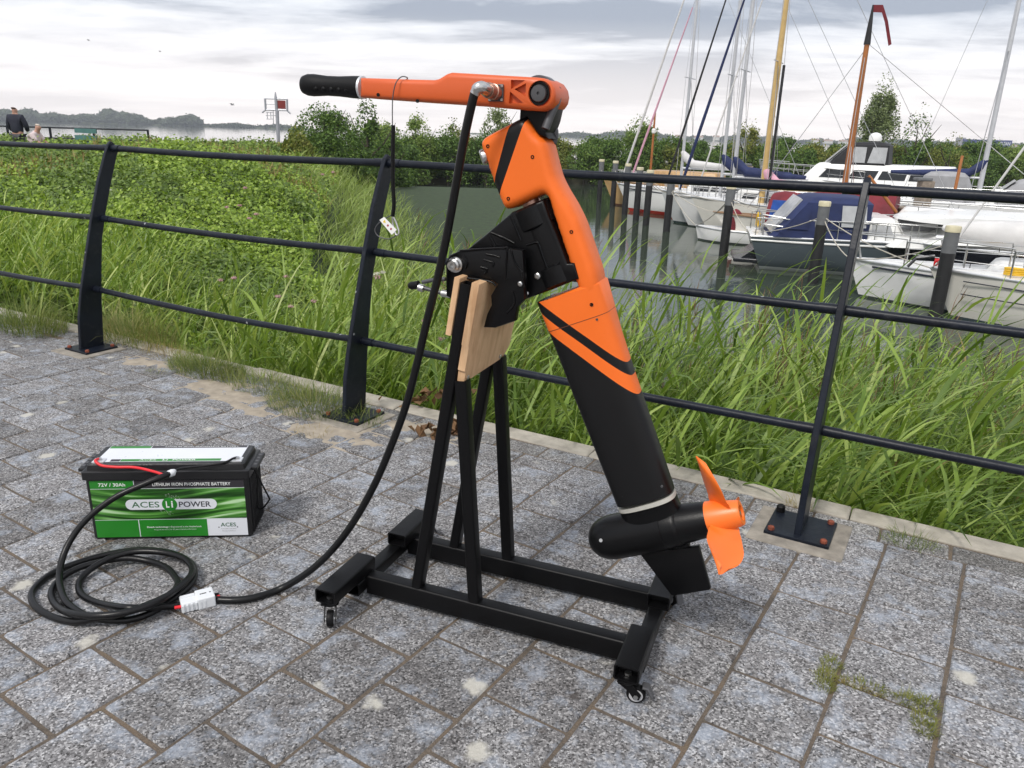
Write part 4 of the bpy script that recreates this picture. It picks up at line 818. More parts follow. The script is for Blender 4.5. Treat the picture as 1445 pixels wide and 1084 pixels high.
# ------------------------------------------------------------------ bramble field
def surf(x, y):
    d = x*NR[0]+y*NR[1]; s = sdist(x, y); k = np.clip((d-3.2)/6.5, 0, 1); z = -.22+k*.95+.18*wob(x, y, .8)*k+.20*wob(x+3, y-5, 2.1)*(.35+k)+.07*wob(x-1, y+2, 4.6)-.34*np.clip((y-13)/9, 0, 1)
    return np.maximum(hT(x, y)+.12, z-np.clip(4.2-s, 0, 4)*.36)
def zone_b(x, y): d = x*NR[0]+y*NR[1]; s = sdist(x, y); return (d > 3.25) & (s > 2.0) & (y < 40)
n = 620000; rr = np.exp(RNG.uniform(math.log(4.2), math.log(38), n)); th = RNG.uniform(R(-54), R(-5), n); x, y = rr*np.sin(th), rr*np.cos(th); k = zone_b(x, y); x, y, rr = x[k], y[k], rr[k]
P = np.stack([x, y, surf(x, y)+RNG.uniform(-.17, .05, len(x))+.22*RNG.random(len(x))**6], 1); k = inview(P, 420, 60); P, rr = P[k], rr[k]
Nn = RNG.normal(0, .55, P.shape)+np.array([.05, -.35, .9]); v, f = cards(P, Nn, (.030+.0026*rr)*RNG.uniform(.6, 1.25, len(P)), .7)
pn_ = wob(P[:, 0], P[:, 1], .55)+.5*wob(P[:, 0]+9, P[:, 1], 1.6); dk = np.repeat(pn_ < -.05, 2)
tag(obj('bramble_leaves', npmesh('bramble_leaves', v, f[~dk]), MT['bram']), kind='stuff'); tag(obj('dark_bramble_leaves', npmesh('dark_bramble_leaves', v, f[dk]), MT['bramd']), kind='stuff')
gx = np.arange(-34, 1, .35); gy = np.arange(3, 41, .35); XX, YY = np.meshgrid(gx, gy, indexing='ij'); ZG = np.where(zone_b(XX, YY), surf(XX, YY)-.13, -1.5); nx, ny = XX.shape
idx = np.arange(nx*ny).reshape(nx, ny); fq = np.stack([idx[:-1, :-1], idx[1:, :-1], idx[1:, 1:], idx[:-1, 1:]], -1).reshape(-1, 4)
MT['under'] = M('bramble_undergrowth', (.022, .04, .010), .9, var=.5, vs=4, bump=.8, bs=14)
tag(obj('bramble_undergrowth', npmesh('bramble_undergrowth', np.stack([XX, YY, ZG], -1), fq), MT['under']), kind='stuff')
# dry docks and seed heads on the far side of the field
n = 4200; rr = RNG.uniform(15, 34, n); th = RNG.uniform(R(-38), R(-10), n); x, y = rr*np.sin(th), rr*np.cos(th); k = zone_b(x, y) & ((wob(x, y, .35)+.25*wob(x, y, 1.1)) > .02+.25*np.clip((22-y)/8, 0, 1)); x, y = x[k], y[k]
B = np.stack([x, y, surf(x, y)-.18], 1); n = len(B); v, f = merge([ribbons(B, RNG.uniform(-PI, PI, n), RNG.uniform(0, .3, n), RNG.uniform(.2, .5, n), np.full(n, .035), RNG.uniform(.1, .8, n), 3) for _ in range(3)])
tag(obj('dry_grass', npmesh('dry_grass', v, f), MT['dry']), kind='stuff')
# flower heads among the verge grass
MT['pinkfl'] = leafmat('agrimony_flower', [(.42, .22, .26), (.55, .33, .36), (.62, .46, .46)], .3, .7); MT['whitefl'] = leafmat('umbel_flower', [(.62, .60, .52), (.72, .70, .64), (.78, .78, .72)], .3, .7)
def flower(px, py, Y, r, kind, gnd=None):
    c = at(px, py, Y); lab_ = {'p': 'pink hemp agrimony flower head on a stalk above the verge grass', 'w': 'small white umbel flower head on a stalk above the verge grass'}[kind]
    t = thing('flower', (c[0], c[1], c[2]-.35), lab_, 'flower', 'pink flowers in the verge' if kind == 'p' else 'white flowers in the verge')
    n = 90; q = RNG.normal(0, 1, (n, 3)); q /= np.linalg.norm(q, axis=1, keepdims=True); Q = c+q*np.array([r, r, r*.45])*RNG.uniform(.5, 1, (n, 1))
    v, f = cards(Q, q+np.array([0, 0, .8]), r*.38, .9); obj('petals', npmesh('petals', v, f), MT['pinkfl'] if kind == 'p' else MT['whitefl'], t)
    obj('stalk', MB().tube([c+np.array([.02, .02, -.4]), c+np.array([.01, 0, -.2]), c], [.004, .003, .002], 5), MT['reed'], t)
for px, py, Y in ((533, 391, 4.6), (346, 265, 9), (640, 436, 4.6), (650, 445, 4.7), (600, 452, 4.4), (623, 478, 4.5), (632, 492, 4.4), (443, 425, 5.2), (410, 432, 5.3), (338, 290, 8.4), (362, 302, 8), (352, 308, 8), (320, 292, 9), (455, 246, 15), (470, 243, 15.4), (311, 395, 6), (330, 392, 6), (392, 418, 5.6), (404, 390, 5.8)): flower(px, py, Y, .017+.0016*Y, 'p')
for px, py, Y in ((532, 386, 4.4), (540, 384, 4.4), (525, 388, 4.5), (155, 268, 10), (8, 398, 6.5)): flower(px, py, Y, .014+.0014*Y, 'w')
# ------------------------------------------------------------------ grass tufts at the fence and in the joints
def tuft(px, py, r, h, nb, mat, label, group=None, flat=1., name='grass_tuft'):
    g = G(px, py); a = RNG.uniform(0, 2*PI, nb); q = np.sqrt(RNG.random(nb)); x = np.cos(a)*q*r; y = np.sin(a)*q*r*flat
    ca, sa = math.cos(ANG), math.sin(ANG); B = np.stack([g[0]+x*ca-y*sa, g[1]+x*sa+y*ca, np.full(nb, -.004)], 1)
    az = np.arctan2(B[:, 1]-g[1], B[:, 0]-g[0])+RNG.normal(0, .9, nb); v, f = ribbons(B, az, RNG.uniform(0, .5, nb), RNG.uniform(.3, 1.25, nb)**1.3*h*1.3*(1.05-.6*q), np.full(nb, .0014+.004*h), RNG.uniform(.2, 2.3, nb), 4)
    return tag(obj(name, npmesh(name, v, f), mat), label, 'grass tuft', group)
TG = 'grass tufts along the foot of the railing'
tuft(38, 464, .34, .24, 1300, MT['tuft'], 'green grass tuft rooted at the kerb beyond the leftmost railing post', TG, .5)
tuft(185, 478, .40, .26, 1300, MT['tuft'], 'bushy grass tuft rooted just beside the base plate of a railing post', TG, .4)
tuft(292, 524, .26, .15, 1500, MT['tuft'], 'dense rounded fine grass tuft on the kerb between two railing posts', TG, .5)
tuft(445, 575, .27, .13, 1500, MT['tuft'], 'low spreading grass tuft with brown edge beside the sand drift', TG, .6)
tuft(376, 548, .30, .12, 900, MT['tuft'], 'sparse weedy grass along the kerb between the two denser tufts', TG, .4)
tuft(510, 596, .10, .09, 260, MT['tuft'], 'small flowering weed tuft growing against the foot of the post', TG, .8)
tuft(220, 526, .07, .03, 160, MT['tuft'], 'flat green weed patch on the bare paving', None, .7, 'weed_patch')
tuft(240, 500, .22, .08, 420, MT['dry'], 'straw coloured dry grass beside the base plate', None, .5, 'dry_grass_tuft')
tuft(440, 610, .09, .05, 90, MT['dry'], 'withered straw coloured grass tuft lying on the sand', None, .8, 'dry_grass_tuft')
tuft(1283, 766, .09, .06, 220, MT['tuft'], 'dry grass tuft in the joint beside the kerb', None, .6, 'grass_tuft')
tuft(1128, 716, .05, .07, 60, MT['dry'], 'withered grass sprigs behind the slab under the straight railing post', None, .6, 'dry_grass_tuft')
for k, (px, py) in enumerate(((1172, 938), (1166, 956), (1163, 968), (1222, 970), (1280, 988), (1308, 996), (1304, 1014), (1305, 1030))): tuft(px, py, .026 if k != 3 else .06, .030, 190, MT['joint'], 'tiny grass tuft sprouting from a joint between the pavers', 'joint grass', 1. if k != 3 else .3)
tuft(1195, 965, .09, .02, 260, MT['dry'], 'line of dry straw lying along a joint between pavers', None, .18, 'dry_grass_tuft')
# withered leaves by the kerb
MT['brownleaf'] = leafmat('withered_leaf', [(.10, .055, .03), (.18, .10, .05), (.26, .16, .08)], .15, .8)
def litter(px, py, n, r, name, label):
    g = G(px, py); P = np.stack([g[0]+RNG.normal(0, r, n), g[1]+RNG.normal(0, r*.5, n), RNG.uniform(.004, .05, n)], 1); v, f = cards(P, RNG.normal(0, .6, (n, 3))+np.array([0, 0, .6]), RNG.uniform(.03, .075, n), .6, .5); tag(obj(name, npmesh(name, v, f), MT['brownleaf']), label, 'dead leaves')
litter(610, 570, 40, .09, 'leaf_litter', 'crumpled brown dead leaves lying against the kerb'); litter(642, 612, 22, .035, 'leaf_litter', 'small rusty brown dead leaf heap behind the stand legs'); litter(603, 618, 14, .04, 'leaf_litter', 'few withered leaves scattered on the paving sand')
# ------------------------------------------------------------------ shrubs and trees
MT['bark'] = M('bark', (.07, .055, .04), .9, var=.3, vs=9, bump=.8, bs=30)
LM = {'dark': leafmat('dark_shrub_leaf', [(0.033, 0.068, 0.015), (0.068, 0.128, 0.024), (0.120, 0.210, 0.039), (0.210, 0.300, 0.060)], .25), 'olive': leafmat('olive_shrub_leaf', [(0.062, 0.088, 0.015), (0.125, 0.163, 0.025), (0.213, 0.237, 0.044), (0.325, 0.312, 0.075)], .25),
      'light': leafmat('light_shrub_leaf', [(0.081, 0.138, 0.029), (0.149, 0.230, 0.046), (0.241, 0.333, 0.075), (0.368, 0.437, 0.138)], .3), 'willow': leafmat('willow_leaf', [(.09, .13, .05), (.16, .21, .08), (.24, .30, .12), (.34, .40, .20)], .3)}
def crown_mesh(name, rx, rz, nl, n, size, seed, lift=.5, spiky=.0):
    """leaves spread through a handful of uneven lobes"""
    r = np.random.default_rng(seed); P, Nv = [], []
    for _ in range(nl):
        a = r.uniform(0, 2*PI); q = math.sqrt(r.random())*.75; h = r.uniform(.12, 1); c = np.array([math.cos(a)*q*rx*(1.1-h*.5), math.sin(a)*q*rx*(1.1-h*.5), h*rz*(1-.25*q)]); rad = r.uniform(.22, .42)*min(rx, rz)*(1.15-.45*h)
        k = n//nl; d = r.normal(size=(k, 3)); d /= np.linalg.norm(d, axis=1, keepdims=True); rr = rad*(r.random(k)**.42)*(1+.35*np.sin(d[:, 0]*5+seed)*np.cos(d[:, 2]*6))
        p = c+d*rr[:, None]*np.array([1, 1, .9+spiky]); P.append(p); Nv.append(d+r.normal(0, .7, d.shape)+np.array([0, 0, .5]))
    k = n//9; a = r.uniform(0, 2*PI, k); q = np.sqrt(r.random(k)); top = np.stack([np.cos(a)*q*rx*.8, np.sin(a)*q*rx*.8, (1-.55*q*q)*rz*(.95+.22*r.random(k)**3)], 1); P.append(top); Nv.append(r.normal(0, .8, top.shape)+np.array([0, 0, .4]))
    P = np.concatenate(P); Nv = np.concatenate(Nv); P[:, 2] = np.maximum(P[:, 2], .05); v, f = cards(P, Nv, size*r.uniform(.55, 1.3, len(P)), .6, rng=r); return npmesh(name, v, f)
def trunk_mesh(name, h, r0, nb, seed, spread=.5):
    r = random.Random(seed); m = MB(); m.tube([(0, 0, -.3), (.03, .02, h*.3), (-.02, .05, h*.6), (.04, 0, h*.95)], [r0, r0*.8, r0*.55, r0*.15], 8)
    for k in range(nb):
        a = 2*PI*k/nb+r.uniform(-.4, .4); z = h*r.uniform(.12, .7); L = h*spread*r.uniform(.5, 1.)
        m.tube([(0, 0, z), (math.cos(a)*L*.45, math.sin(a)*L*.45, z+L*.4), (math.cos(a)*L*.8, math.sin(a)*L*.8, z+L*.95)], [r0*.45, r0*.3, r0*.08], 6)
    return m.mesh(name)
protos = {}
def plant_thing(name, kind, loc, rx, rz, label, cat, group, seed, n=3600, size=.13, nl=11, spiky=0., rot=None):
    key = (kind, seed, round(rx/rz, 1), n, size)
    t = thing(name, loc, label, cat, group, rotz=random.uniform(0, 6.28) if rot is None else rot, local=True)
    if key not in protos: protos[key] = (crown_mesh('crown', rx, rz, nl, n, size, seed, spiky=spiky), trunk_mesh('trunk', rz*.9, .035+.018*rz, 6, seed), rx, rz)
    cm, tm, rx0, rz0 = protos[key]
    c = obj('crown', cm, LM[kind], t); c.scale = (rx/rx0, rx/rx0, rz/rz0); k = obj('trunk', tm, MT['bark'], t); k.scale = (rx/rx0, rx/rx0, rz/rz0); return t
HLAB = {'dark': 'dark green dense shrub in the hedge along the far dike', 'olive': 'olive green shrub with yellowing leaves in the hedge along the far dike', 'light': 'pale green loose shrub in the hedge along the far dike'}
hl = [(-8.6, 53.5), (-3, 56.5), (6.7, 60.2), (30, 67.5), (62, 78)]
def along(pts, step):
    o = []
    for (x0, y0), (x1, y1) in zip(pts, pts[1:]):
        L = math.hypot(x1-x0, y1-y0); k = int(L/step)
        for i in range(k): o.append((x0+(x1-x0)*i/k, y0+(y1-y0)*i/k))
    return o
rs = random.Random(3)
for row, (off, step) in enumerate(((-1.5, 2.1), (1.6, 2.6))):
    for i, (x, y) in enumerate(along(hl, step)):
        if x > 52: continue
        kind = rs.choices(['dark', 'olive', 'light'], [.55, .28, .17])[0]; sd_ = rs.choice((1, 2, 3)); h = rs.uniform(2.2, 2.9)+(.35 if row else -.2); X, Y = x+rs.uniform(-.5, .5)+off*-.25, y+off+rs.uniform(-.4, .4)
        zb = float(hT(X, Y)); top_ = 1.2+rs.uniform(-.5, .55)+(.15 if row else -.35); plant_thing('hedge_shrub', kind, (X, Y, zb-.15), rs.uniform(1.9, 2.5), max(1.6, top_-zb), HLAB[kind], 'shrub', 'hedge shrubs on the far dike', sd_, 7600, .17, 15)
def bush_at(px, ytop, Y, wpx, kind, label, seed, name='shrub', cat='shrub', group=None, n=5200, size=.13, nl=12, spiky=0., zb=None):
    p = at(px, ytop, Y); z = float(hT(p[0], p[1])) if zb is None else zb; rx = wpx/2*math.hypot(*p[:2])/FPX; return plant_thing(name, kind, (p[0], p[1], z-.1), rx, p[2]-z, label, cat, group, seed, n, size, nl, spiky)
bush_at(455, 155, 33, 140, 'dark', 'large rounded dark green bush at the head of the basin', 11, n=26000, size=.115, nl=30)
bush_at(517, 140, 37, 56, 'dark', 'small upright dark tree rising out of the bushes by the basin', 12, 'young_tree', 'tree', n=9000, size=.13, nl=14, spiky=.4)
bush_at(418, 182, 28, 60, 'olive', 'low olive bush beside the large rounded bush', 13, n=8000, size=.11)
bush_at(548, 190, 40, 80, 'dark', 'spreading dark bush leaning over the end of the basin', 14, n=12000, size=.13, nl=18)
bush_at(505, 178, 42, 90, 'dark', 'dark bush filling the gap under the young tree', 31, n=10000, size=.13, nl=18)
bush_at(575, 205, 50, 80, 'dark', 'low dark bush overhanging the far corner of the basin', 32, n=9000, size=.14, nl=16)
bush_at(590, 165, 53, 66, 'light', 'pale green feathery bush at the left end of the dike hedge', 15, n=8000, size=.15)
bush_at(640, 172, 56, 55, 'olive', 'twiggy olive bush with bare shoots on the dike', 16, n=2600, size=.14, spiky=.3)
bush_at(702, 150, 58, 62, 'willow', 'pale willow bush on the dike rising behind the tiller', 17, n=8000, size=.16, spiky=.3)
bush_at(905, 170, 60, 75, 'light', 'light green willow bush on the dike behind the mooring posts', 18, n=9000, size=.16, spiky=.2)
bush_at(1055, 172, 62, 62, 'olive', 'loose yellowish bush on the dike behind the masts', 19, n=3200, size=.16, spiky=.3)
bush_at(1250, 121, 66, 66, 'willow', 'tall silvery green willow tree on the dike', 21, 'willow_tree', 'tree', n=15000, size=.17, nl=22, spiky=.5)
bush_at(1300, 160, 64, 58, 'dark', 'dark open-crowned tree beside the willow on the dike', 22, 'dark_tree', 'tree', n=5600, size=.2, nl=14, spiky=.3)
bush_at(1345, 196, 62, 70, 'olive', 'reddish olive bush on the dike beside the dark tree', 23, n=5200, size=.15)
bush_at(20, 222, 13, 70, 'olive', 'straw coloured bush at the end of the bramble field', 24, n=2400, size=.06, zb=.3) if False else None
# ------------------------------------------------------------------ far shore
def blob(m, c, rx, rz, seed):
    bm = bmesh.new(); bmesh.ops.create_icosphere(bm, subdivisions=3, radius=1)
    for v in bm.verts: k = 1+.3*mnoise.noise(v.co*2.2+Vector((seed, 0, 0)))+.22*mnoise.noise(v.co*5+Vector((0, seed, 0)))+.1*mnoise.noise(v.co*13+Vector((0, seed, 0))); v.co *= k
    m.bm(bm, lambda p: np.array([c[0]+p[0]*rx, c[1]+p[1]*rx, c[2]+p[2]*rz]))
MT['farwood'] = M('far_woodland_foliage', (.035, .05, .02), .9, var=.35, vs=.05); MT['shore'] = M('shore_grass', (.09, .11, .05), .9, vs=.02); MT['tan'] = M('roof_tan', (.3, .2, .15), .8)
def shoreline(name, x0, x1, Y, hfun, mat, step=5.5):
    m = MB(); px = x0
    while px < x1:
        h = hfun(px)
        if h > 1.5:
            p = at(px, 200, Y+random.uniform(-25, 25)); h *= random.uniform(.45, .72); rx = h*random.uniform(.5, .8); blob(m, (p[0], p[1], WZ+h*.52), rx, h*.5, px)
        px += step*random.uniform(.2, .7)
    A = np.array(m.v); A = A[RNG.random(len(A)) < .8]; v, f = cards(A+RNG.normal(0, .7, A.shape), RNG.normal(0, 1, A.shape)+np.array([0, -.6, .6]), RNG.uniform(1.3, 3.0, len(A)), .8); k0 = len(m.v)
    m.add(v, f); return tag(obj(name, m, mat), kind='stuff')
def hl_(px):
    if px < 285: return 17+2*math.sin(px*.05)+3*math.sin(px*.17)+(6 if 155 < px < 180 else 0)-(5 if 215 < px < 238 else 0)
    return 5.5+2*math.sin(px*.1)
def hr_(px): return 11+3*math.sin(px*.037)+2.5*math.sin(px*.11)+(3 if 1285 < px < 1370 else 0)
shoreline('far_woodland', -120, 430, 1050, hl_, MT['farwood']); shoreline('far_right_woodland', 700, 1600, 1250, hr_, MT['farwood'], 6)
for nme, px0, px1, Y in (('far_shore', -300, 470, 1040), ('far_right_shore', 640, 1800, 1235)):
    a, b = at(px0, 200, Y), at(px1, 200, Y); tag(obj(nme, MB().box(((a[0]+b[0])/2, Y+60, WZ+.2), (b[0]-a[0], 120, 2.4)), MT['shore']), kind='structure')
MT['housew'] = M('house_render', (.62, .60, .56), .7, var=.1)
for k, px in enumerate((1150, 1168, 1190, 1330, 1362, 1372, 1405, 1418, 1432, 958, 1010, 985)):
    p = at(px, 200, 1170); wd = random.uniform(7, 14); h = random.uniform(3.2, 5)
    t = thing('house', (p[0], p[1], WZ), 'small pale house on the far shore across the water', 'house', 'houses on the far shore'); obj('wall', MB().box((p[0], p[1], WZ+1+h/2), (wd, 8, h)), MT['housew'], t)
    obj('roof', MB().prism([(p[0]-wd/2-.3, p[1]-4.3, WZ+1+h), (p[0]-wd/2-.3, p[1]+4.3, WZ+1+h), (p[0]-wd/2-.3, p[1], WZ+1+h+2.2)], (wd+.6, 0, 0)), MT['tan'], t)
# long barge lying off the right-hand shore
MT['bargeblue'] = M('barge_blue', (.016, .028, .17), .5, var=.1, vs=.3); MT['bargered'] = M('barge_red', (.33, .085, .045), .6, var=.15, vs=.3)
bg = at(1352, 205, 620); bx1 = at(1424, 205, 620)[0]; by = 620.; L_ = bx1-bg[0]
barge = thing('cargo_barge', ((bg[0]+bx1)/2, by, WZ), 'long blue and rust red cargo barge on the open water', 'barge')
obj('hull', MB().prism([(bg[0], by-5, WZ-.5), (bg[0]-1.5, by-5, WZ+3.0), (bx1+2.5, by-5, WZ+3.0), (bx1, by-5, WZ-.5)], (0, 10, 0)), MT['bargered'], barge); side_ = obj('hold_side', MB().box(((bg[0]+bx1)/2, by, WZ+5.6), (L_-2, 9.6, 5.2)), MT['bargeblue'], barge)
obj('wheelhouse', MB().box((bg[0]+1.2, by, WZ+6.), (4, 7, 6.6)), M('wheelhouse_grey', (.3, .3, .31), .6), barge)
put_text('lettering', 'KEEP', lambda x, z: np.array([x, by-4.9, z]), bg[0]+L_*.30, bg[0]+L_*.47, WZ+4.6, WZ+7.0, MT['txtw'], side_, .01); put_text('lettering', 'CLEAN', lambda x, z: np.array([x, by-4.9, z]), bg[0]+L_*.73, bg[0]+L_*.94, WZ+4.6, WZ+7.0, MT['txtw'], side_, .01)
# ------------------------------------------------------------------ light signal frame on the shore
SY = 47.; sp = at(391, 182, SY); k_ = SY/FPX*1.04
sg = thing('signal_frame', (sp[0], SY, hT(sp[0], SY)), 'grey steel signal frame with a dark red panel on a post', 'signal')
MT['galv'] = M('galvanised', (.38, .39, .42), .5, .5); MT['redpanel'] = M('red_panel', (.20, .022, .018), .6, var=.2, vs=2)
def sx(px, py): return at(px, py, SY)
obj('post', MB().tube([(sp[0], SY, float(hT(sp[0], SY))-.3), sx(391, 156)], .10, 10), MT['galv'], sg); obj('mast', MB().tube([sx(390.5, 157), sx(389, 138), sx(388.5, 130)], [.09, .085, .03], 8), MT['galv'], sg)
for a, b, r in (((373, 139), (405, 140), .045), ((375, 155), (406, 156), .05), ((374, 139), (375, 155), .06), ((405, 140), (405.5, 156), .06), ((374, 147), (389, 147.5), .025), ((375, 155), (370, 159), .045), ((405, 156), (410, 160.5), .045)): obj('bar', MB().tube([sx(*a), sx(*b)], r, 6), MT['galv'], sg)
for a, b in (((375, 158), (385, 158.5)), ((375, 163), (391, 163)), ((376, 168), (385, 168)), ((377, 158), (377.5, 168)), ((382, 158), (382.5, 168)), ((385.5, 156), (386, 178))): obj('ladder_bar', MB().tube([sx(*a), sx(*b)], .022, 5), MT['galv'], sg)
obj('red_panel', MB().prism([sx(391.5, 141.5), sx(402.5, 142), sx(403, 154), sx(391.5, 153.5)], (0, .06, 0)), MT['redpanel'], sg)
# ------------------------------------------------------------------ gulls
MT['gull'] = M('gull_grey', (.4, .4, .42), .7)
for px, py, Y, s, lab_ in ((328, 148, 70, .55, 'grey gull gliding low over the water beside the signal frame'), (125, 57, 90, .4, 'tiny gull high in the sky over the woodland'), (226, 73, 90, .4, 'tiny gull flying a little below the highest gull')):
    c = at(px, py, Y); t = thing('gull', c, lab_, 'bird'); obj('body', MB().tube([c+np.array([-.3, 0, -.03])*s, c+np.array([-.1, 0, 0])*s, c+np.array([.15, 0, 0])*s, c+np.array([.35, 0, -.02])*s], [.02*s, .09*s, .08*s, .01*s], 8), MT['gull'], t)
    for q in (-1, 1): obj('wing', MB().add([c+np.array([-.1, 0, .02])*s, c+np.array([.15, 0, .02])*s, c+np.array([.1+.1*q, -.2, .22])*s*1., c+np.array([q*.75, -.2, .05])*s, c+np.array([q*.4-.1, -.1, .18])*s], [(0, 1, 2, 4), (4, 2, 3)]), MT['gull'], t)
# ------------------------------------------------------------------ promenade on the far side of the field: railing, bench, two people
PY = 27.5
pr = thing('promenade_railing', at(120, 190, PY+1.5), 'thin dark railing along the waterside path behind the people', 'railing')
rz_ = .98; fx = [at(x, 180, PY+1.5)[0] for x in (-60, 10, 70, 131, 208)]
for x in fx: obj('post', MB().box((x, PY+1.5, .3), (.06, .06, 1.4)), MT['fence'], pr)
for z in (.98, .62): obj('rail', MB().tube([(fx[0]-3, PY+1.5, z), (fx[-1], PY+1.5, z)], .028, 8), MT['fence'], pr)
MT['benchg'] = M('bench_green', (.06, .16, .15), .6); b0, b1 = at(106, 191, 22.5), at(136, 192, 22.0)
bn = thing('bench', ((b0[0]+b1[0])/2, 22.3, 0), 'blue-green slatted park bench half hidden by the brambles', 'bench')
for z, dy in ((.98, .0), (.80, -.03), (.62, -.06)): obj('backrest_slat', MB().prism([(b0[0], 22.5+dy, z+.06), (b1[0], 22.0+dy, z+.06), (b1[0], 22.0+dy, z-.06), (b0[0], 22.5+dy, z-.06)], (.01, .04, 0)), MT['benchg'], bn)
for dy in (.15, .32, .49): obj('seat_slat', MB().prism([(b0[0], 22.5+dy-.05, .38), (b1[0], 22.0+dy-.05, .38), (b1[0], 22.0+dy+.08, .38), (b0[0], 22.5+dy+.08, .38)], (0, 0, .035)), MT['benchg'], bn)
for x, y in ((b0[0]+.12, 22.5), (b1[0]-.12, 22.05)): obj('leg', MB().box((x, y+.2, .25), (.06, .45, .9)), MT['fence'], bn)
def skinbody(name, verts, edges, radii, mat, parent, root=0, sub=2):
    me = bpy.data.meshes.new(name); me.from_pydata([tuple(map(float, v)) for v in verts], edges, []); me.update(); o = bpy.data.objects.new(name, me); col.objects.link(o)
    o.modifiers.new('s', 'SKIN'); o.modifiers.new('u', 'SUBSURF').levels = sub; sv = me.skin_vertices[0].data
    for i, r in enumerate(radii): sv[i].radius = (r, r) if not hasattr(r, '__len__') else r; sv[i].use_root = (i == root)
    bpy.context.view_layer.update(); m2 = bpy.data.meshes.new_from_object(o.evaluated_get(bpy.context.evaluated_depsgraph_get())); bpy.data.objects.remove(o); m2.materials.clear(); return obj(name, m2, mat, parent, 180)
MT['skin'] = M('skin', (.45, .25, .18), .6); MT['navycloth'] = M('navy_jacket', (.012, .014, .028), .8); MT['greycloth'] = M('grey_trousers', (.05, .05, .055), .8); MT['pinkcloth'] = M('pale_pink_top', (.60, .50, .50), .8); MT['hairb'] = M('brown_hair', (.10, .06, .045), .8); MT['hairw'] = M('white_hair', (.55, .47, .40), .8)
pc = at(22, 168, 25.5); px_, py_ = pc[0], pc[1]
pe = thing('person', (px_, py_, -.12), 'standing person in a dark navy jacket seen from behind by the railing', 'person')
V = lambda x, y, z: (px_+x, py_+y, z-.12)
skinbody('body', [V(0, 0, .95), V(0, 0, 1.15), V(0, .01, 1.38), V(0, .01, 1.50), V(0, .02, 1.60), V(0, .03, 1.69), V(-.18, 0, 1.42), V(-.27, .03, 1.15), V(-.22, .16, .98), V(.18, 0, 1.42), V(.27, .03, 1.15), V(.22, .16, .98), V(-.09, 0, .9), V(-.11, .02, .5), V(-.11, -.02, .06), V(-.11, .12, .03), V(.09, 0, .9), V(.11, .02, .5), V(.11, -.02, .06), V(.11, .12, .03)],
    [(0, 1), (1, 2), (2, 3), (3, 4), (4, 5), (2, 6), (6, 7), (7, 8), (2, 9), (9, 10), (10, 11), (0, 12), (12, 13), (13, 14), (14, 15), (0, 16), (16, 17), (17, 18), (18, 19)], [(.15, .12), (.15, .12), (.17, .11), (.06, .06), (.085, .10), (.075, .09), .075, .055, .045, .075, .055, .045, .10, .07, .05, .045, .10, .07, .05, .045], MT['skin'], pe)
skinbody('jacket', [V(0, 0, .88), V(0, 0, 1.1), V(0, .01, 1.36), V(0, .015, 1.50), V(-.19, 0, 1.42), V(-.285, .03, 1.15), V(-.235, .15, 1.0), V(.19, 0, 1.42), V(.285, .03, 1.15), V(.235, .15, 1.0)], [(0, 1), (1, 2), (2, 3), (2, 4), (4, 5), (5, 6), (2, 7), (7, 8), (8, 9)], [(.21, .15), (.19, .145), (.20, .14), (.085, .085), .10, .08, .068, .10, .08, .068], MT['navycloth'], pe)
skinbody('trousers', [V(0, 0, .93), V(-.095, 0, .84), V(-.11, .02, .5), V(-.11, -.01, .10), V(.095, 0, .84), V(.11, .02, .5), V(.11, -.01, .10)], [(0, 1), (1, 2), (2, 3), (0, 4), (4, 5), (5, 6)], [(.17, .13), .115, .085, .07, .115, .085, .07], MT['greycloth'], pe)
skinbody('hair', [V(0, -.03, 1.64), V(0, -.012, 1.71)], [(0, 1)], [(.088, .088), (.084, .088)], MT['hairb'], pe)
p2 = at(50, 184, 24.0); qx, qy = p2[0], p2[1]; V2 = lambda x, y, z: (qx+x, qy+y, z)
ps = thing('person', (qx, qy, -.12), 'pale haired person in a light pink top bending forward beside the bench', 'person')
skinbody('body', [V2(-.12, 0, .45), V2(-.10, 0, .62), V2(-.02, .0, .82), V2(.05, 0, .93), V2(.09, 0, 1.0), V2(.12, 0, 1.08), V2(-.02, .17, .80), V2(.12, .2, .6), V2(.28, .12, .52), V2(-.02, -.17, .80), V2(.12, -.2, .6), V2(.28, -.12, .52), V2(0, .1, .42), V2(.3, .1, .42), V2(.3, .1, .0), V2(.4, .1, -.06), V2(0, -.1, .42), V2(.3, -.1, .42), V2(.3, -.1, .0), V2(.4, -.1, -.06)],
    [(0, 1), (1, 2), (2, 3), (3, 4), (4, 5), (2, 6), (6, 7), (7, 8), (2, 9), (9, 10), (10, 11), (0, 12), (12, 13), (13, 14), (14, 15), (0, 16), (16, 17), (17, 18), (18, 19)], [(.15, .16), (.14, .16), (.12, .16), .06, (.085, .09), (.075, .08), .07, .05, .04, .07, .05, .04, .10, .075, .05, .045, .10, .075, .05, .045], MT['skin'], ps)
skinbody('top', [V2(-.13, 0, .42), V2(-.10, 0, .62), V2(-.02, 0, .83), V2(.03, 0, .90), V2(-.02, .18, .80), V2(.12, .21, .6), V2(-.02, -.18, .80), V2(.12, -.21, .6)], [(0, 1), (1, 2), (2, 3), (2, 4), (4, 5), (2, 6), (6, 7)], [(.19, .2), (.17, .19), (.15, .185), .08, .09, .07, .09, .07], MT['pinkcloth'], ps)
skinbody('hair', [V2(.08, 0, 1.05), V2(.10, 0, 1.12)], [(0, 1)], [(.088, .088), (.07, .075)], MT['hairw'], ps)
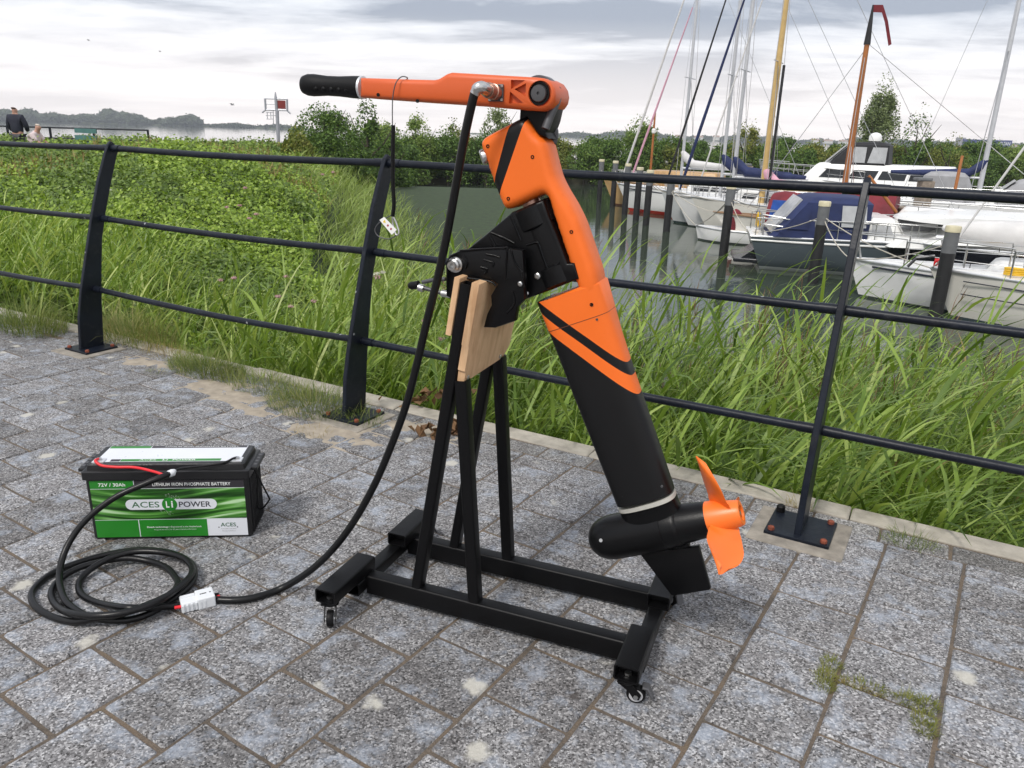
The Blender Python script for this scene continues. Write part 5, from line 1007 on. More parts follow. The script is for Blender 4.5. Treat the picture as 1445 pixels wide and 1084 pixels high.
# ------------------------------------------------------------------ marina
MT['glass'] = M('dark_glass', (.012, .014, .016), .08, var=.1, spec=.6); MT['glassl'] = M('clear_vinyl', (.42, .43, .44), .2, var=.15, vs=3); MT['navy'] = M('navy_canvas', (.012, .022, .085), .75, var=.25, vs=2.5, bump=.5, bs=5); MT['maroon'] = M('maroon_canvas', (.15, .010, .018), .75, var=.25, vs=2.5, bump=.5, bs=4)
MT['bluetarp'] = M('blue_tarp', (.018, .09, .40), .6, var=.3, vs=3, bump=.8, bs=5); MT['greycanvas'] = M('grey_canvas', (.30, .30, .31), .8, var=.15, vs=3); MT['whitecanvas'] = M('white_sail_cover', (.62, .61, .60), .7, var=.1, vs=2, bump=.5, bs=4); MT['blackcanvas'] = M('black_canvas', (.014, .014, .016), .7, var=.2)
MT['slate'] = M('slate_blue_hull', (.034, .055, .07), .22, var=.1, vs=1, coat=.5); MT['inkhull'] = M('ink_hull', (.008, .009, .014), .25, coat=.4); MT['stripe'] = M('navy_stripe', (.02, .024, .04), .4); MT['tanwood'] = M('varnished_tan_wood', (.45, .27, .11), .4, var=.2, vs=8); MT['mastwood'] = M('varnished_mast_wood', (.33, .115, .025), .4, var=.2, vs=4)
MT['mastyellow'] = M('yellow_spruce_mast', (.55, .38, .15), .4, var=.12, vs=3); MT['silver'] = M('anodised_mast', (.55, .56, .58), .4, .3, var=.06); MT['pinkcanvas'] = M('pink_canvas', (.62, .33, .42), .7); MT['oldwood'] = M('weathered_wood', (.23, .19, .15), .9, var=.3, vs=12, bump=.6, bs=40); MT['yellowplastic'] = M('yellow_plastic', (.75, .45, .02), .5); MT['teak'] = M('teak', (.25, .15, .08), .7, var=.2, vs=10)
def hullmat(name, top, boot, bh):
    m, t, p = mat0(name); tcn = nd(t, 'ShaderNodeTexCoord'); s_ = nd(t, 'ShaderNodeSeparateXYZ'); t.links.new(tcn.outputs['Object'], s_.inputs[0])
    n = tex_noise(t, tcn.outputs['Object'], 1.3, 4); c = rampn(t, n, [(.3, tuple(np.array(top)*.93)), (.7, tuple(np.array(top)*1.03))]); t.links.new(mixn(t, mathn(t, 'LESS_THAN', s_.outputs[2], bh), c, boot), p.inputs['Base Color']); p.inputs['Roughness'].default_value = .25; p.inputs['Coat Weight'].default_value = .3; return m
MT['h_red'] = hullmat('white_hull_red_boot', (.78, .78, .76), (.42, .03, .02), .16); MT['h_white'] = hullmat('white_hull', (.78, .78, .77), (.05, .06, .06), .05); MT['h_cream'] = hullmat('cream_hull', (.70, .68, .62), (.05, .07, .08), .07); MT['h_slate'] = hullmat('slate_hull', (.07, .088, .10), (.45, .47, .47), .10); MT['h_ink'] = hullmat('ink_hull_white_boot', (.008, .009, .014), (.6, .6, .6), .06); MT['h_tan'] = hullmat('tan_hull', (.50, .32, .14), (.12, .05, .03), .08); MT['h_grey'] = hullmat('pale_grey_hull', (.58, .60, .60), (.03, .05, .05), .08)
FLEET = []
class Boat:
    def __init__(s, name, label, cat, px, py, L, B, fb, fs, hull, deck='white', flip=False, rake=.09, dz=0., group=None, transom=0., rot=0.):
        g = G(px, py, WZ); s.L, s.B, s.fb, s.fs = L, B, fb, fs; s.fl = flip
        FLEET.append(s); s.t = thing(name, (g[0], g[1], WZ), label, cat, group, rotz=(ANG if flip else ANG+PI)+R(rot), local=True); s.rot = R(rot)
        if flip: s.x0 = L        # origin at the transom, bow at +L
        else: s.x0 = 0.          # origin at the bow
        n = 18; rings = []; s.sheer = []
        for i in range(n+1):
            k = i/n; b = B/2*(min(1, (1-(1-min(k/.55, 1))**2.1))*(1-.22*max(0, (k-.55)/.45)**1.6)); b = max(b, .02); zs = fs+(fb-fs)*(1-k)**1.7; x = s.x0-k*L
            rk = lambda z: rake*L*max(0, 1-k/.25)*(z/fb) - transom*max(0, (k-.9)/.1)*(z/fs); pts = []
            for yy, zz_ in ((1, zs), (.985, zs*.7), (.94, zs*.35), (.84, .02), (.5, -.22), (0, -.32), (-.5, -.22), (-.84, .02), (-.94, zs*.35), (-.985, zs*.7), (-1, zs)): pts.append(np.array([x+rk(zz_), b*yy*(1 if k > .06 else .9), zz_]))
            rings.append(pts); s.sheer.append((pts[0][0], b, zs))
        m = MB(); k_ = len(rings[0]); vs = [p for r in rings for p in r]; fs_ = [(i*k_+j, i*k_+j+1, (i+1)*k_+j+1, (i+1)*k_+j) for i in range(n) for j in range(k_-1)]+[tuple(range(n*k_, n*k_+k_))]; m.add(vs, fs_); s.hull = obj('hull', m, MT[hull], s.t, 50)
        d = MB(); d.add([q for x, b, z in s.sheer for q in ((x, b, z-.01), (x, 0, z+.03), (x, -b, z-.01))], [q for i in range(n) for q in ((3*i, 3*i+1, 3*i+4, 3*i+3), (3*i+1, 3*i+2, 3*i+5, 3*i+4))]); s.deck = obj('deck', d, MT[deck], s.t, 40)
        for y in (1, -1): obj('gunwale', MB().tube([(x, y*b, z+.01) for x, b, z in s.sheer], .028, 6), MT['alu' if deck == 'white' else 'teak'], s.t, 60)
    def fenders(s, ks, mat='white'):
        for k in ks:
            x, b_, z = s.at(k); f_ = obj('fender', MB().tube([(x, b_+.08, z-.15), (x, b_+.09, z-.2), (x, b_+.09, z-.62), (x, b_+.08, z-.68)], [.03, .085, .085, .03], 10), MT[mat], s.t, 60); obj('fender_line', MB().tube([(x, b_+.07, z-.15), (x, b_-.03, z+.3)], .008, 4), MT['rubber'], f_)
    def X(s, k): return s.x0-k*s.L            # k: 0 bow .. 1 stern
    def at(s, k):
        f = max(0, min(1, k))*(len(s.sheer)-1); i = min(int(f), len(s.sheer)-2); a = np.array(s.sheer[i]); b = np.array(s.sheer[i+1]); return a+(b-a)*(f-i)
    def stripe(s, dz, mat='stripe', r=.022):
        for y in (1, -1): obj('hull_stripe', MB().tube([(x+.01, y*(b*.992+.006), z-dz) for x, b, z in s.sheer[1:]], r, 6), MT[mat], s.hull, 60)
    def cabin(s, k0, k1, h, wf=.7, mat='white', front=.5, back=.15, taper=.12, name='cabin', z0=None, win=True, wh=(.35, .75), wk=(.1, .9), nwin=3, wmat='glass', wtop=None):
        xa, xb = s.X(k0), s.X(k1); w = s.at((k0+k1)/2)[1]*wf if wtop is None else wtop; za = (s.at((k0+k1)/2)[2] if z0 is None else z0)-.03; rg = []
        def ring(xa, xb, w, z, r=.12):
            o = []
            for cx, cy, a0 in ((xa-r, w-r, 0), (xb+r, w-r, 90), (xb+r, -w+r, 180), (xa-r, -w+r, 270)):
                for q in range(4): a = R(a0+30*q); o.append(np.array([cx+r*math.cos(a), cy+r*math.sin(a), z]))
            return o
        t = taper*h; c = obj(name, MB().loft([ring(xa, xb, w, za), ring(xa-front*h*.9, xb+back*h*.9, w-t*.85, za+h*.9), ring(xa-front*h-.05, xb+back*h+.05, w-t-.05, za+h)]), MT[mat], s.t, 40)
        if win:
            for y in (1, -1):
                for q in range(nwin):
                    u0 = wk[0]+(wk[1]-wk[0])*(q+.06)/nwin; u1 = wk[0]+(wk[1]-wk[0])*(q+.94)/nwin; P = []
                    for u, v in ((u0, wh[0]), (u1, wh[0]), (u1, wh[1]), (u0, wh[1])):
                        xx = (xa-front*h*v)*(1-u)+(xb+back*h*v)*u; P.append(np.array([xx, y*(w-t*v+.006), za+h*v]))
                    obj('window', MB().prism(P, (0, y*.008, 0)), MT[wmat], c)
        return c
    def windscreen(s, k, h, wf, z0=None, rakex=.6, mat='glass', w=None):
        x = s.X(k); z = s.at(k)[2]-.02 if z0 is None else z0; w = s.at(k)[1]*wf if w is None else w
        pts = [np.array([x, w, z]), np.array([x, -w, z]), np.array([x-rakex*h, -w*.85, z+h]), np.array([x-rakex*h, w*.85, z+h])]; c = obj('windscreen', MB().prism(pts, (-.02, 0, 0)), MT[mat], s.t); obj('windscreen_frame', MB().tube(pts+[pts[0]], .025, 6), MT['white'], c)
    def rail(s, k0, k1, h=.55, n=6, both=True, mid=True):
        ys = (1, -1) if both else (1,)
        for y in ys:
            P = [s.at(k0+(k1-k0)*i/n) for i in range(n+1)]; top = [(x, y*max(b-.05, .02), z+h) for x, b, z in P]
            r_ = obj('guard_rail', MB().tube(top, .016, 6), MT['steel'], s.t, 60)
            if mid: obj('lifeline', MB().tube([(x, q, z-h*.45) for x, q, z in top], .009, 5), MT['steel'], r_)
            for (x, b, z), tp in zip(P, top): obj('stanchion', MB().tube([(x, y*max(b-.05, .02), z-.02), tp], .014, 6), MT['steel'], r_)
    def pulpit(s, h=.6):
        a, b = s.at(.02), s.at(.12); x, bb_, z = b
        P = [(x, bb_-.05, z), (x+.02, bb_-.06, z+h), (a[0]+.12, .12, a[2]+h), (a[0]+.12, -.12, a[2]+h), (x+.02, -bb_+.06, z+h), (x, -bb_+.05, z)]; r_ = obj('pulpit', MB().tube(P, .016, 6), MT['steel'], s.t)
        for y in (.1, -.1): obj('pulpit_leg', MB().tube([(a[0]-.05, y, a[2]), (a[0]+.12, y*1.2, a[2]+h)], .014, 6), MT['steel'], r_)
    def mast(s, px, H, mat='silver', r=.06, spread=True, boom=None, cover=None, stays=True, top=None, lean=0.):
        # distance along the keel where the photo shows the mast
        o = np.array(s.t.location); hd = (U if s.fl else -U); cr, sr = math.cos(s.rot), math.sin(s.rot); hd = np.array([hd[0]*cr-hd[1]*sr, hd[0]*sr+hd[1]*cr, 0]); best = min(np.linspace(-s.L, 0, 400) if not s.fl else np.linspace(0, s.L, 400), key=lambda q: abs(proj((o+hd*q+np.array([0, 0, 2.3]))[None])[0][0]-px))
        s.mx = float(best); k = (s.x0-s.mx)/s.L; z = s.at(k)[2]; s.mz = z
        pts = [(s.mx, 0, z-.1), (s.mx, 0, H*.5), (s.mx, 0, H)]; m_ = obj('mast', MB().tube(pts, [r, r, r*.75], 10), MT[mat], s.t, 60); s.mastH = H
        if spread:
            for zz_ in (H*.52,): obj('spreader', MB().tube([(s.mx, .75, zz_), (s.mx, -.75, zz_)], .02, 6), MT['silver'], m_)
        if stays:
            b_ = s.at(min(k+.03, 1))[1]
            for y in (1, -1):
                obj('shroud', MB().tube([(s.mx-.1, y*b_, z), (s.mx-.05, y*.75 if spread else y*b_*.5, H*.52), (s.mx, 0, H-.1)], .010, 4), MT['steel'], m_); obj('shroud', MB().tube([(s.mx-.35, y*b_, z), (s.mx, 0, H*.55)], .010, 4), MT['steel'], m_)
            e_ = s.at(1); obj('backstay', MB().tube([(e_[0], 0, e_[2]), (s.mx, 0, H)], .009, 4), MT['steel'], m_)
        if boom:
            zb = z+boom[1]; dirx = -1; bo = obj('boom', MB().tube([(s.mx, 0, zb), (s.mx+dirx*boom[0], 0, zb+.05)], .05, 8), MT[mat], m_, 60)
            if cover: obj('sail_cover', MB().tube([(s.mx+.05, 0, zb+.75), (s.mx+dirx*.12, 0, zb+.5), (s.mx+dirx*.5, 0, zb+.2), (s.mx+dirx*boom[0]*.5, 0, zb+.14), (s.mx+dirx*boom[0]*.97, 0, zb+.1)], [.08, .19, .18, .15, .08], 10), MT[cover], bo, 60)
        return m_
    def forestay(s, mat, r=.05, k=0., topf=.97, furl=(.03, .93), off=.15):
        a = s.at(k); A = np.array([a[0]-off, 0, a[2]+.05]); B_ = np.array([s.mx, 0, s.mastH*topf]); f_ = obj('forestay', MB().tube([A, B_], .010, 4), MT['steel'], s.t)
        obj('furled_sail', MB().tube([A+(B_-A)*furl[0], A+(B_-A)*(furl[0]+.04), A+(B_-A)*(furl[0]+(furl[1]-furl[0])*.3), A+(B_-A)*furl[1]], [r*.5, r, r*1.1, r*.5], 8), MT[mat], f_, 60)
    def hood(s, k0, k1, h, w, mat, z0, win=True, name='spray_hood'):
        xa, xb = s.X(k0), s.X(k1); rg = []
        for i in range(7):
            u = i/6; hh = h*(.10+.90*min(1, math.sin(min(1, u*1.5)*PI/2))); x = xa+(xb-xa)*u; rg.append([np.array([x, w*math.cos(a), z0+hh*max(0, math.sin(a))**.6]) for a in np.linspace(0, PI, 11)])
        c = obj(name, MB().loft(rg, cap=False), MT[mat], s.t, 50)
        if win:
            for y0, y1 in ((.55, .12), (-.12, -.55)):
                P = [np.array([xa+(xb-xa)*u, w*q, z0+h*zq]) for u, q, zq in ((.10, y0, .42), (.10, y1, .44), (.42, y1, .90), (.42, y0, .84))]; obj('hood_window', MB().prism(P, ((xa-xb)*.03, 0, .03)), MT['glassl'], c)
        return c
    def canopy(s, k0, k1, h, w, mat, z0, fs_=.5, bs=.3, name='canopy'):
        xa, xb = s.X(k0), s.X(k1); sg = -1 if xb < xa else 1; rg = []
        def ring(xa, xb, w, z, r=.15): return [np.array([x, y, z]) for x, y in ((xa, w-r), (xa+sg*r, w), (xb-sg*r, w), (xb, w-r), (xb, -w+r), (xb-sg*r, -w), (xa+sg*r, -w), (xa, -w+r))]
        c = obj(name, MB().loft([ring(xa, xb, w, z0), ring(xa+sg*fs_*h*.9, xb-sg*bs*h*.85, w*.94, z0+h*.86), ring(xa+sg*(fs_*h+.12), xb-sg*(bs*h+.15), w*.84, z0+h*.97), ring(xa+sg*(fs_*h+.45), xb-sg*(bs*h+.5), w*.5, z0+h)]), MT[mat], s.t, 35); return c, xa, xb, sg
# --- open berths, from the far end of the basin to the near end
b = Boat('wooden_boat', 'old tan wooden boat with a low cabin behind the red-bottomed yacht', 'boat', 866, 289, 7.5, 2.5, 1.3, 1.0, 'h_tan', 'tanwood'); b.cabin(.25, .75, .8, .7, 'tanwood', .2, .15, nwin=4); b.mast(919, 4.6, 'mastwood', .06, False, stays=False); b.rail(.05, .95, .5, 7)
obj('mast_lamp', MB().lathe((b.mx, 0, 3.6), (0, 0, 1), [(0, .06), (.05, .1), (.2, .1), (.25, .05)], 10), MT['white'], b.t)
b = Boat('sailing_yacht', 'white sailing yacht with red boot top and two furled foresails', 'sailboat', 889, 298, 8.2, 2.6, 1.25, .95, 'h_red'); b.stripe(.14); b.cabin(.34, .72, .5, .6, 'white', .5, .2, nwin=3); b.mast(963, 11.5, 'silver', .07, boom=(3.0, 1.0), cover='whitecanvas'); b.forestay('whitecanvas', .055); b.forestay('pinkcanvas', .05, .035, .82, (.02, .93), .2); b.pulpit(); b.rail(.14, .95, .55, 6)
b = Boat('sailing_yacht', 'pale grey hulled yacht lettered on the bow with a black and white furled foresail', 'sailboat', 951, 314, 7.8, 2.6, 1.3, 1.0, 'h_grey'); b.cabin(.32, .7, .5, .6, 'white', .5, .2); b.mast(1020, 11.2, 'silver', .07, boom=(2.8, .9), cover='navy'); b.forestay('blackcanvas', .045); b.pulpit(); b.rail(.14, .95, .55, 6)
def hull_text(b, s_, k, w, z, h, mat='txtd'):
    x, bb_, zs = b.at(k); o0 = (x, bb_*.985+.03, z); x2, b2, _ = b.at(k+.03); ang = math.atan2(b2-bb_, x2-x) if not b.fl else math.atan2(bb_-b2, x-x2)
    me = text_mesh(s_, .02); v = np.array([q.co[:] for q in me.vertices]); mn, mx = v.min(0), v.max(0); u = (v-mn)/np.maximum(mx-mn, 1e-6); sg = -1; me.materials.clear()
    for i, q in enumerate(me.vertices): q.co = Vector((x+sg*w*u[i, 0]*1., bb_*.985+.03+abs(b2-bb_)/abs(x2-x)*w*u[i, 0], z+h*u[i, 1]))
    obj('lettering', me, MT[mat], b.hull)
hull_text(b, 'Jo', .10, .75, .60, .32)
b = Boat('sailing_yacht', 'white sailing yacht with navy furled foresail and navy sail cover', 'sailboat', 972, 319, 8, 2.6, 1.2, 1.0, 'h_white'); b.cabin(.32, .7, .5, .6, 'white', .5, .2); b.mast(1036, 11.4, 'silver', .07, boom=(2.8, .9), cover='navy'); b.forestay('navy', .06, 0, .85, (.02, .99)); b.pulpit(); b.rail(.14, .95, .55, 6); b.hood(.55, .68, .65, .85, 'whitecanvas', 1.3)
b = Boat('sailing_yacht', 'cream sailing yacht with a yellow wooden mast and a pink boom cover', 'sailboat', 998, 325, 8.6, 2.7, 1.25, 1.0, 'h_cream'); b.cabin(.3, .72, .5, .6, 'white', .5, .2); b.mast(1079, 11.8, 'mastyellow', .11, boom=(3.0, .55), cover='pinkcanvas'); b.forestay('whitecanvas', .03); b.pulpit(); b.rail(.14, .95, .55, 6)
obj('radar_pole', MB().tube([(b.mx-.25, .2, 1.2), (b.mx-.25, .2, 6.0)], .05, 8), MT['blackcanvas'], b.t)
b = Boat('motor_yacht', 'large white motor yacht with black canopy and white radar dome', 'motor boat', 1085, 291, 9.5, 3.4, 1.75, 1.35, 'h_white', rake=.1); b.cabin(.16, .92, 1.0, .82, 'white', .9, .1, nwin=4, wh=(.3, .72)); c, xa, xb, sg_ = b.canopy(.30, .60, 1.15, 1.25, 'blackcanvas', 2.35, .9, .1)
for y in (1, -1):
    for u0, u1 in ((.36, .62), (.66, .95)): obj('canopy_window', MB().prism([np.array([xa+(xb-xa)*u0, y*1.262, 2.5]), np.array([xa+(xb-xa)*u1, y*1.262, 2.5]), np.array([xa+(xb-xa)*u1, y*1.20, 3.25]), np.array([xa+(xb-xa)*(u0+.06), y*1.20, 3.25])], (0, y*.02, 0)), MT['glassl'], c)
for y in (-.8, -.02, .76): obj('windscreen_pane', MB().prism([np.array([xa+.08, y-.32, 2.45]), np.array([xa+.08, y+.32, 2.45]), np.array([xa-.80, y+.28, 3.30]), np.array([xa-.80, y-.28, 3.30])], (.05, 0, .05)), MT['glassl'], c)
obj('radar_dome', MB().lathe((xb+.9, 0, 3.5), (0, 0, 1), [(0, .2), (.05, .3), (.28, .3), (.4, .22), (.46, .06)], 18), MT['white'], b.t, 50); b.rail(.02, .5, .6, 8); b.pulpit(.7)
b = Boat('barge_yacht', 'flat sailing barge with a varnished brown mast under a maroon boom tent', 'sailboat', 1040, 343, 10.5, 3.0, 1.0, .8, 'h_cream', 'teak'); b.mast(1193, 6.35, 'mastwood', .10, False, boom=None, stays=True); k = (0-b.mx)/b.L
obj('mast_top', MB().tube([(b.mx, 0, 6.3), (b.mx, 0, 6.95), (b.mx, 0, 7.4)], [.10, .06, .02], 8), MT['blackcanvas'], b.t); obj('pennant', MB().add([(b.mx, 0, 7.4), (b.mx, 0, 7.2), (b.mx-.28, .05, 7.17), (b.mx-.28, .05, 7.38), (b.mx-.48, .0, 6.95), (b.mx-.40, 0, 6.9), (b.mx-.68, -.06, 6.3), (b.mx-.60, -.06, 6.25)], [(0, 1, 2, 3), (3, 2, 5, 4), (4, 5, 7, 6)]), MT['maroon'], b.t)
rg = []
for i in range(13):
    u = i/12; x = b.X(.10+.36*u); hh = 1.02+.42*u**1.2+.06*math.sin(u*17); w_ = .95+.25*u; rg.append([np.array([x, w_*math.cos(a)*(1+.05*math.sin(u*23+a*3)), .75+hh*max(0, math.sin(a))**.8]) for a in np.linspace(0, PI, 13)])
obj('boom_tent', MB().loft(rg, cap=True), MT['maroon'], b.t, 60)
for y in (1, -1): obj('tent_skirt', MB().prism([np.array([b.X(.12), y*1.12, 1.62]), np.array([b.X(.30), y*1.2, 1.62]), np.array([b.X(.31), y*1.28, .78]), np.array([b.X(.11), y*1.15, .72])], (0, y*.015, 0)), MT['bluetarp'], b.t)
obj('inner_stay', MB().tube([(b.X(.02), 0, 1.2), (b.mx, 0, 6.2)], .012, 5), MT['steel'], b.t)
b = Boat('sailing_yacht', 'white sailing yacht with a navy cover on its boom and a tall silver mast', 'sailboat', 1262, 318, 10.5, 3.1, 1.4, 1.15, 'h_white', flip=True); b.cabin(.3, .68, .55, .62, 'white', .6, .2, nwin=4); b.mast(1386, 13.5, 'silver', .10, boom=(3.6, 1.0), cover='navy'); b.forestay('whitecanvas', .05); b.hood(.66, .52, .9, 1.1, 'greycanvas', 1.35, True); b.rail(.1, .98, .6, 8); b.canopy(.72, .95, 1.25, 1.15, 'greycanvas', 1.15, .4, .3, 'cockpit_tent')
b = Boat('sailing_yacht', 'plain white yacht lying directly behind the slate-blue cruiser', 'sailboat', 1150, 352, 8.5, 2.7, 1.2, 1.05, 'h_white'); b.cabin(.25, .62, .5, .62, 'white', .7, .2, nwin=3); b.rail(.1, .95, .55, 7); b.pulpit()
b = Boat('cabin_cruiser', 'slate-blue hulled cabin cruiser with a navy canopy over its cockpit', 'motor boat', 1068, 373, 8.8, 2.8, 1.15, .92, 'h_slate', flip=True, transom=.35, rot=17); b.stripe(.1, 'white', .03)
c, xa, xb, sg_ = b.canopy(.985, .70, 1.10, 1.22, 'navy', .95, .75, -.05)
obj('rear_window', MB().prism([np.array([xa+.06, .98, 1.03]), np.array([xa+.06, -.98, 1.03]), np.array([xa+.77, -.92, 1.94]), np.array([xa+.77, .92, 1.94])], (-.05, 0, .04)), MT['glassl'], c)
for y in (1, -1):
    obj('side_window', MB().prism([np.array([xb-.72, y*1.225, 1.3]), np.array([xb-.10, y*1.225, 1.3]), np.array([xb-.14, y*1.165, 1.85]), np.array([xb-.75, y*1.165, 1.85])], (0, y*.015, 0)), MT['glassl'], c)
    obj('rear_side_window', MB().prism([np.array([xa+.42, y*1.225, 1.18]), np.array([xa+.95, y*1.225, 1.18]), np.array([xa+1.0, y*1.165, 1.82]), np.array([xa+.85, y*1.165, 1.82])], (0, y*.012, 0)), MT['navy'], c)
b.cabin(.585, .70, .62, .80, 'white', .6, .02, nwin=1, wk=(.25, .95), wmat='glassl'); b.cabin(.2, .60, .26, .72, 'white', .8, .1, win=False, name='foredeck_trunk'); b.hood(.46, .575, .52, .75, 'greycanvas', 1.12); b.rail(.52, .99, .5, 7); b.rail(.02, .35, .5, 6); b.windscreen(.585, .5, .7, 1.0)
pf = MB().cbox((-.35, 0, .22), (.75, 1.9, .10), .02); obj('swim_platform', pf, MT['inkhull'], b.t); obj('platform_edge', MB().tube([(.05, .96, .25), (-.70, .90, .25), (-.74, 0, .25), (-.70, -.90, .25), (.05, -.96, .25)], .03, 6), MT['inkhull'], b.t); obj('platform_knee', MB().prism([(.3, .7, .9), (-.6, .7, .2), (.3, .7, .05)], (0, -1.4, 0)), MT['inkhull'], b.t)
for y in (.95, .35, -.35, -.95): obj('stern_rail', MB().tube([(-.02, y, .95), (-.08, y, 1.5)], .018, 6), MT['steel'], b.t)
obj('stern_rail', MB().tube([(.5, 1.15, 1.45), (-.08, .95, 1.5), (-.08, -.95, 1.5), (.5, -1.15, 1.45)], .02, 6), MT['steel'], b.t); obj('stern_rail', MB().tube([(.5, 1.15, 1.22), (-.08, .95, 1.25), (-.08, -.95, 1.25), (.5, -1.15, 1.22)], .016, 6), MT['steel'], b.t)
obj('lifebuoy_box', MB().cbox((-.05, .62, 1.22), (.14, .36, .42), .05), MT['yellowplastic'], b.t)
g = G(1006, 338, WZ)
b = Boat('dinghy', 'small white dinghy with a maroon covered outboard', 'dinghy', 985, 338, 2.1, 1.1, .48, .42, 'h_white', rake=.06); obj('outboard_cover', MB().tube([(-1.2, 0, .35), (-1.2, 0, .55), (-1.22, 0, .85), (-1.25, 0, 1.05), (-1.28, 0, 1.14)], [.14, .22, .25, .20, .06], 14), MT['maroon'], b.t, 60)
b = Boat('motor_cruiser', 'sleek white motor cruiser with black hull and script name on its hardtop', 'motor boat', 1205, 388, 10, 3.0, .98, .88, 'h_ink', rake=.1, rot=22); b.cabin(.05, .75, .24, .62, 'white', 1.2, .1, win=False, name='foredeck_cabin'); b.cabin(.13, .80, .52, .80, 'white', 2.2, .1, z0=1.08, nwin=2, wh=(.28, .80), wk=(.06, .96), wmat='glassl')
ht = obj('hardtop', MB().loft([[np.array([b.X(.14)+dx, y, z]) for dx, y, z in ((.55, .35, 1.565), (.2, .85, 1.553), (-.5, 1.12, 1.522), (-4.6, 1.16, 1.460), (-4.6, -1.16, 1.460), (-.5, -1.12, 1.522), (.2, -.85, 1.553), (.55, -.35, 1.565))], [np.array([b.X(.14)+dx, y, z]) for dx, y, z in ((.5, .35, 1.640), (.15, .85, 1.652), (-.5, 1.12, 1.714), (-4.6, 1.16, 1.714), (-4.6, -1.16, 1.714), (-.5, -1.12, 1.714), (.15, -.85, 1.652), (.5, -.35, 1.640))], [np.array([b.X(.14)+dx, y*.8, z]) for dx, y, z in ((.3, .35, 1.677), (0, .85, 1.702), (-1., 1.1, 1.770), (-4.5, 1.1, 1.770), (-4.5, -1.1, 1.770), (-1, -1.1, 1.770), (0, -.85, 1.702), (.3, -.35, 1.677))]]), MT['white'], b.t, 40)
me = text_mesh('Deep Blue', .0); v = np.array([q.co[:] for q in me.vertices]); mn, mx = v.min(0), v.max(0); u = (v-mn)/np.maximum(mx-mn, 1e-6); me.materials.clear()
for i, q in enumerate(me.vertices): q.co = Vector((b.X(.14)-.80-.72*u[i, 0]-.05*u[i, 1], 1.175, 1.52+.13*u[i, 1]))
obj('lettering', me, MT['txtd'], ht); b.rail(.02, .5, .5, 7, mid=False); b.pulpit(.45); obj('anchor_roller', MB().cbox((b.at(0)[0]+.15, 0, 1.0), (.7, .25, .1), .03), MT['white'], b.t)
obj('cockpit_glass', MB().prism([np.array([b.X(.60), 1.1, 1.15]), np.array([b.X(.95), 1.1, 1.15]), np.array([b.X(.95), 1.0, 2.1]), np.array([b.X(.74), 1.0, 2.1])], (0, .02, 0)), MT['glassl'], b.t)
b = Boat('sailing_yacht', 'white sailing yacht low in the water with red rope and a white sail cover', 'sailboat', 1212, 418, 8.5, 2.6, .86, .78, 'h_white', rake=.04); b.stripe(.10); b.cabin(.28, .7, .34, .6, 'white', .7, .2, nwin=3); obj('boom_cover', MB().tube([(b.X(.17), 0, 1.72), (b.X(.20), 0, 1.7), (b.X(.27), 0, 1.66), (b.X(.36), 0, 1.66), (b.X(.5), 0, 1.7)], [.05, .16, .27, .32, .3], 14), MT['whitecanvas'], b.t, 60); obj('boom', MB().tube([(b.X(.16), 0, 1.5), (b.X(.55), 0, 1.45)], .05, 8), MT['silver'], b.t); obj('boom_gallows', MB().tube([(b.X(.19), .35, .8), (b.X(.19), 0, 1.5), (b.X(.19), -.35, .8)], .02, 6), MT['steel'], b.t); b.pulpit(.6); b.rail(.12, .95, .55, 7)
rp = b.at(.19); obj('red_rope', MB().tube([(rp[0]+.10*math.cos(a*2.1), rp[1]+.02+.02*math.sin(a*3), rp[2]+.14+.15*math.sin(a*1.7)) for a in np.linspace(0, 14, 60)], .016, 5), MT['red'], b.t)
b = Boat('sailing_yacht', 'white sailing yacht with two black pinstripes and yellow rope on its foredeck', 'sailboat', 1342, 449, 9.5, 2.9, 1.0, .9, 'h_cream', rake=.06); b.stripe(.16, 'stripe', .012); b.stripe(.42, 'stripe', .012); b.cabin(.22, .68, .42, .6, 'white', .8, .2, nwin=2, wh=(.3, .8), wk=(.1, .9)); b.pulpit(.6); b.rail(.12, .95, .55, 7)
b.mx = b.X(.44); b.mastH = 12.; obj('mast', MB().tube([(b.mx, 0, 1.0), (b.mx, 0, 12)], .075, 10), MT['silver'], b.t, 60); b.forestay('whitecanvas', .022); obj('boom_cover', MB().tube([(b.X(.17), 0, 2.25), (b.X(.22), 0, 2.2), (b.X(.34), 0, 2.28), (b.X(.44), 0, 2.45), (b.X(.5), 0, 2.5)], [.1, .30, .40, .42, .3], 14), MT['whitecanvas'], b.t, 60)
obj('yellow_rope', MB().tube([(b.X(.10)+.20*math.cos(a), .12+.14*math.sin(a), 1.04+.006*a) for a in np.linspace(0, 22, 70)], .022, 5), MT['yellowplastic'], b.t)
obj('anchor', MB().tube([(b.at(0)[0]-.05, 0, 1.25), (b.at(0)[0]+.28, 0, 1.18), (b.at(0)[0]+.42, 0, .98)], .035, 6), MT['grey'], b.t)
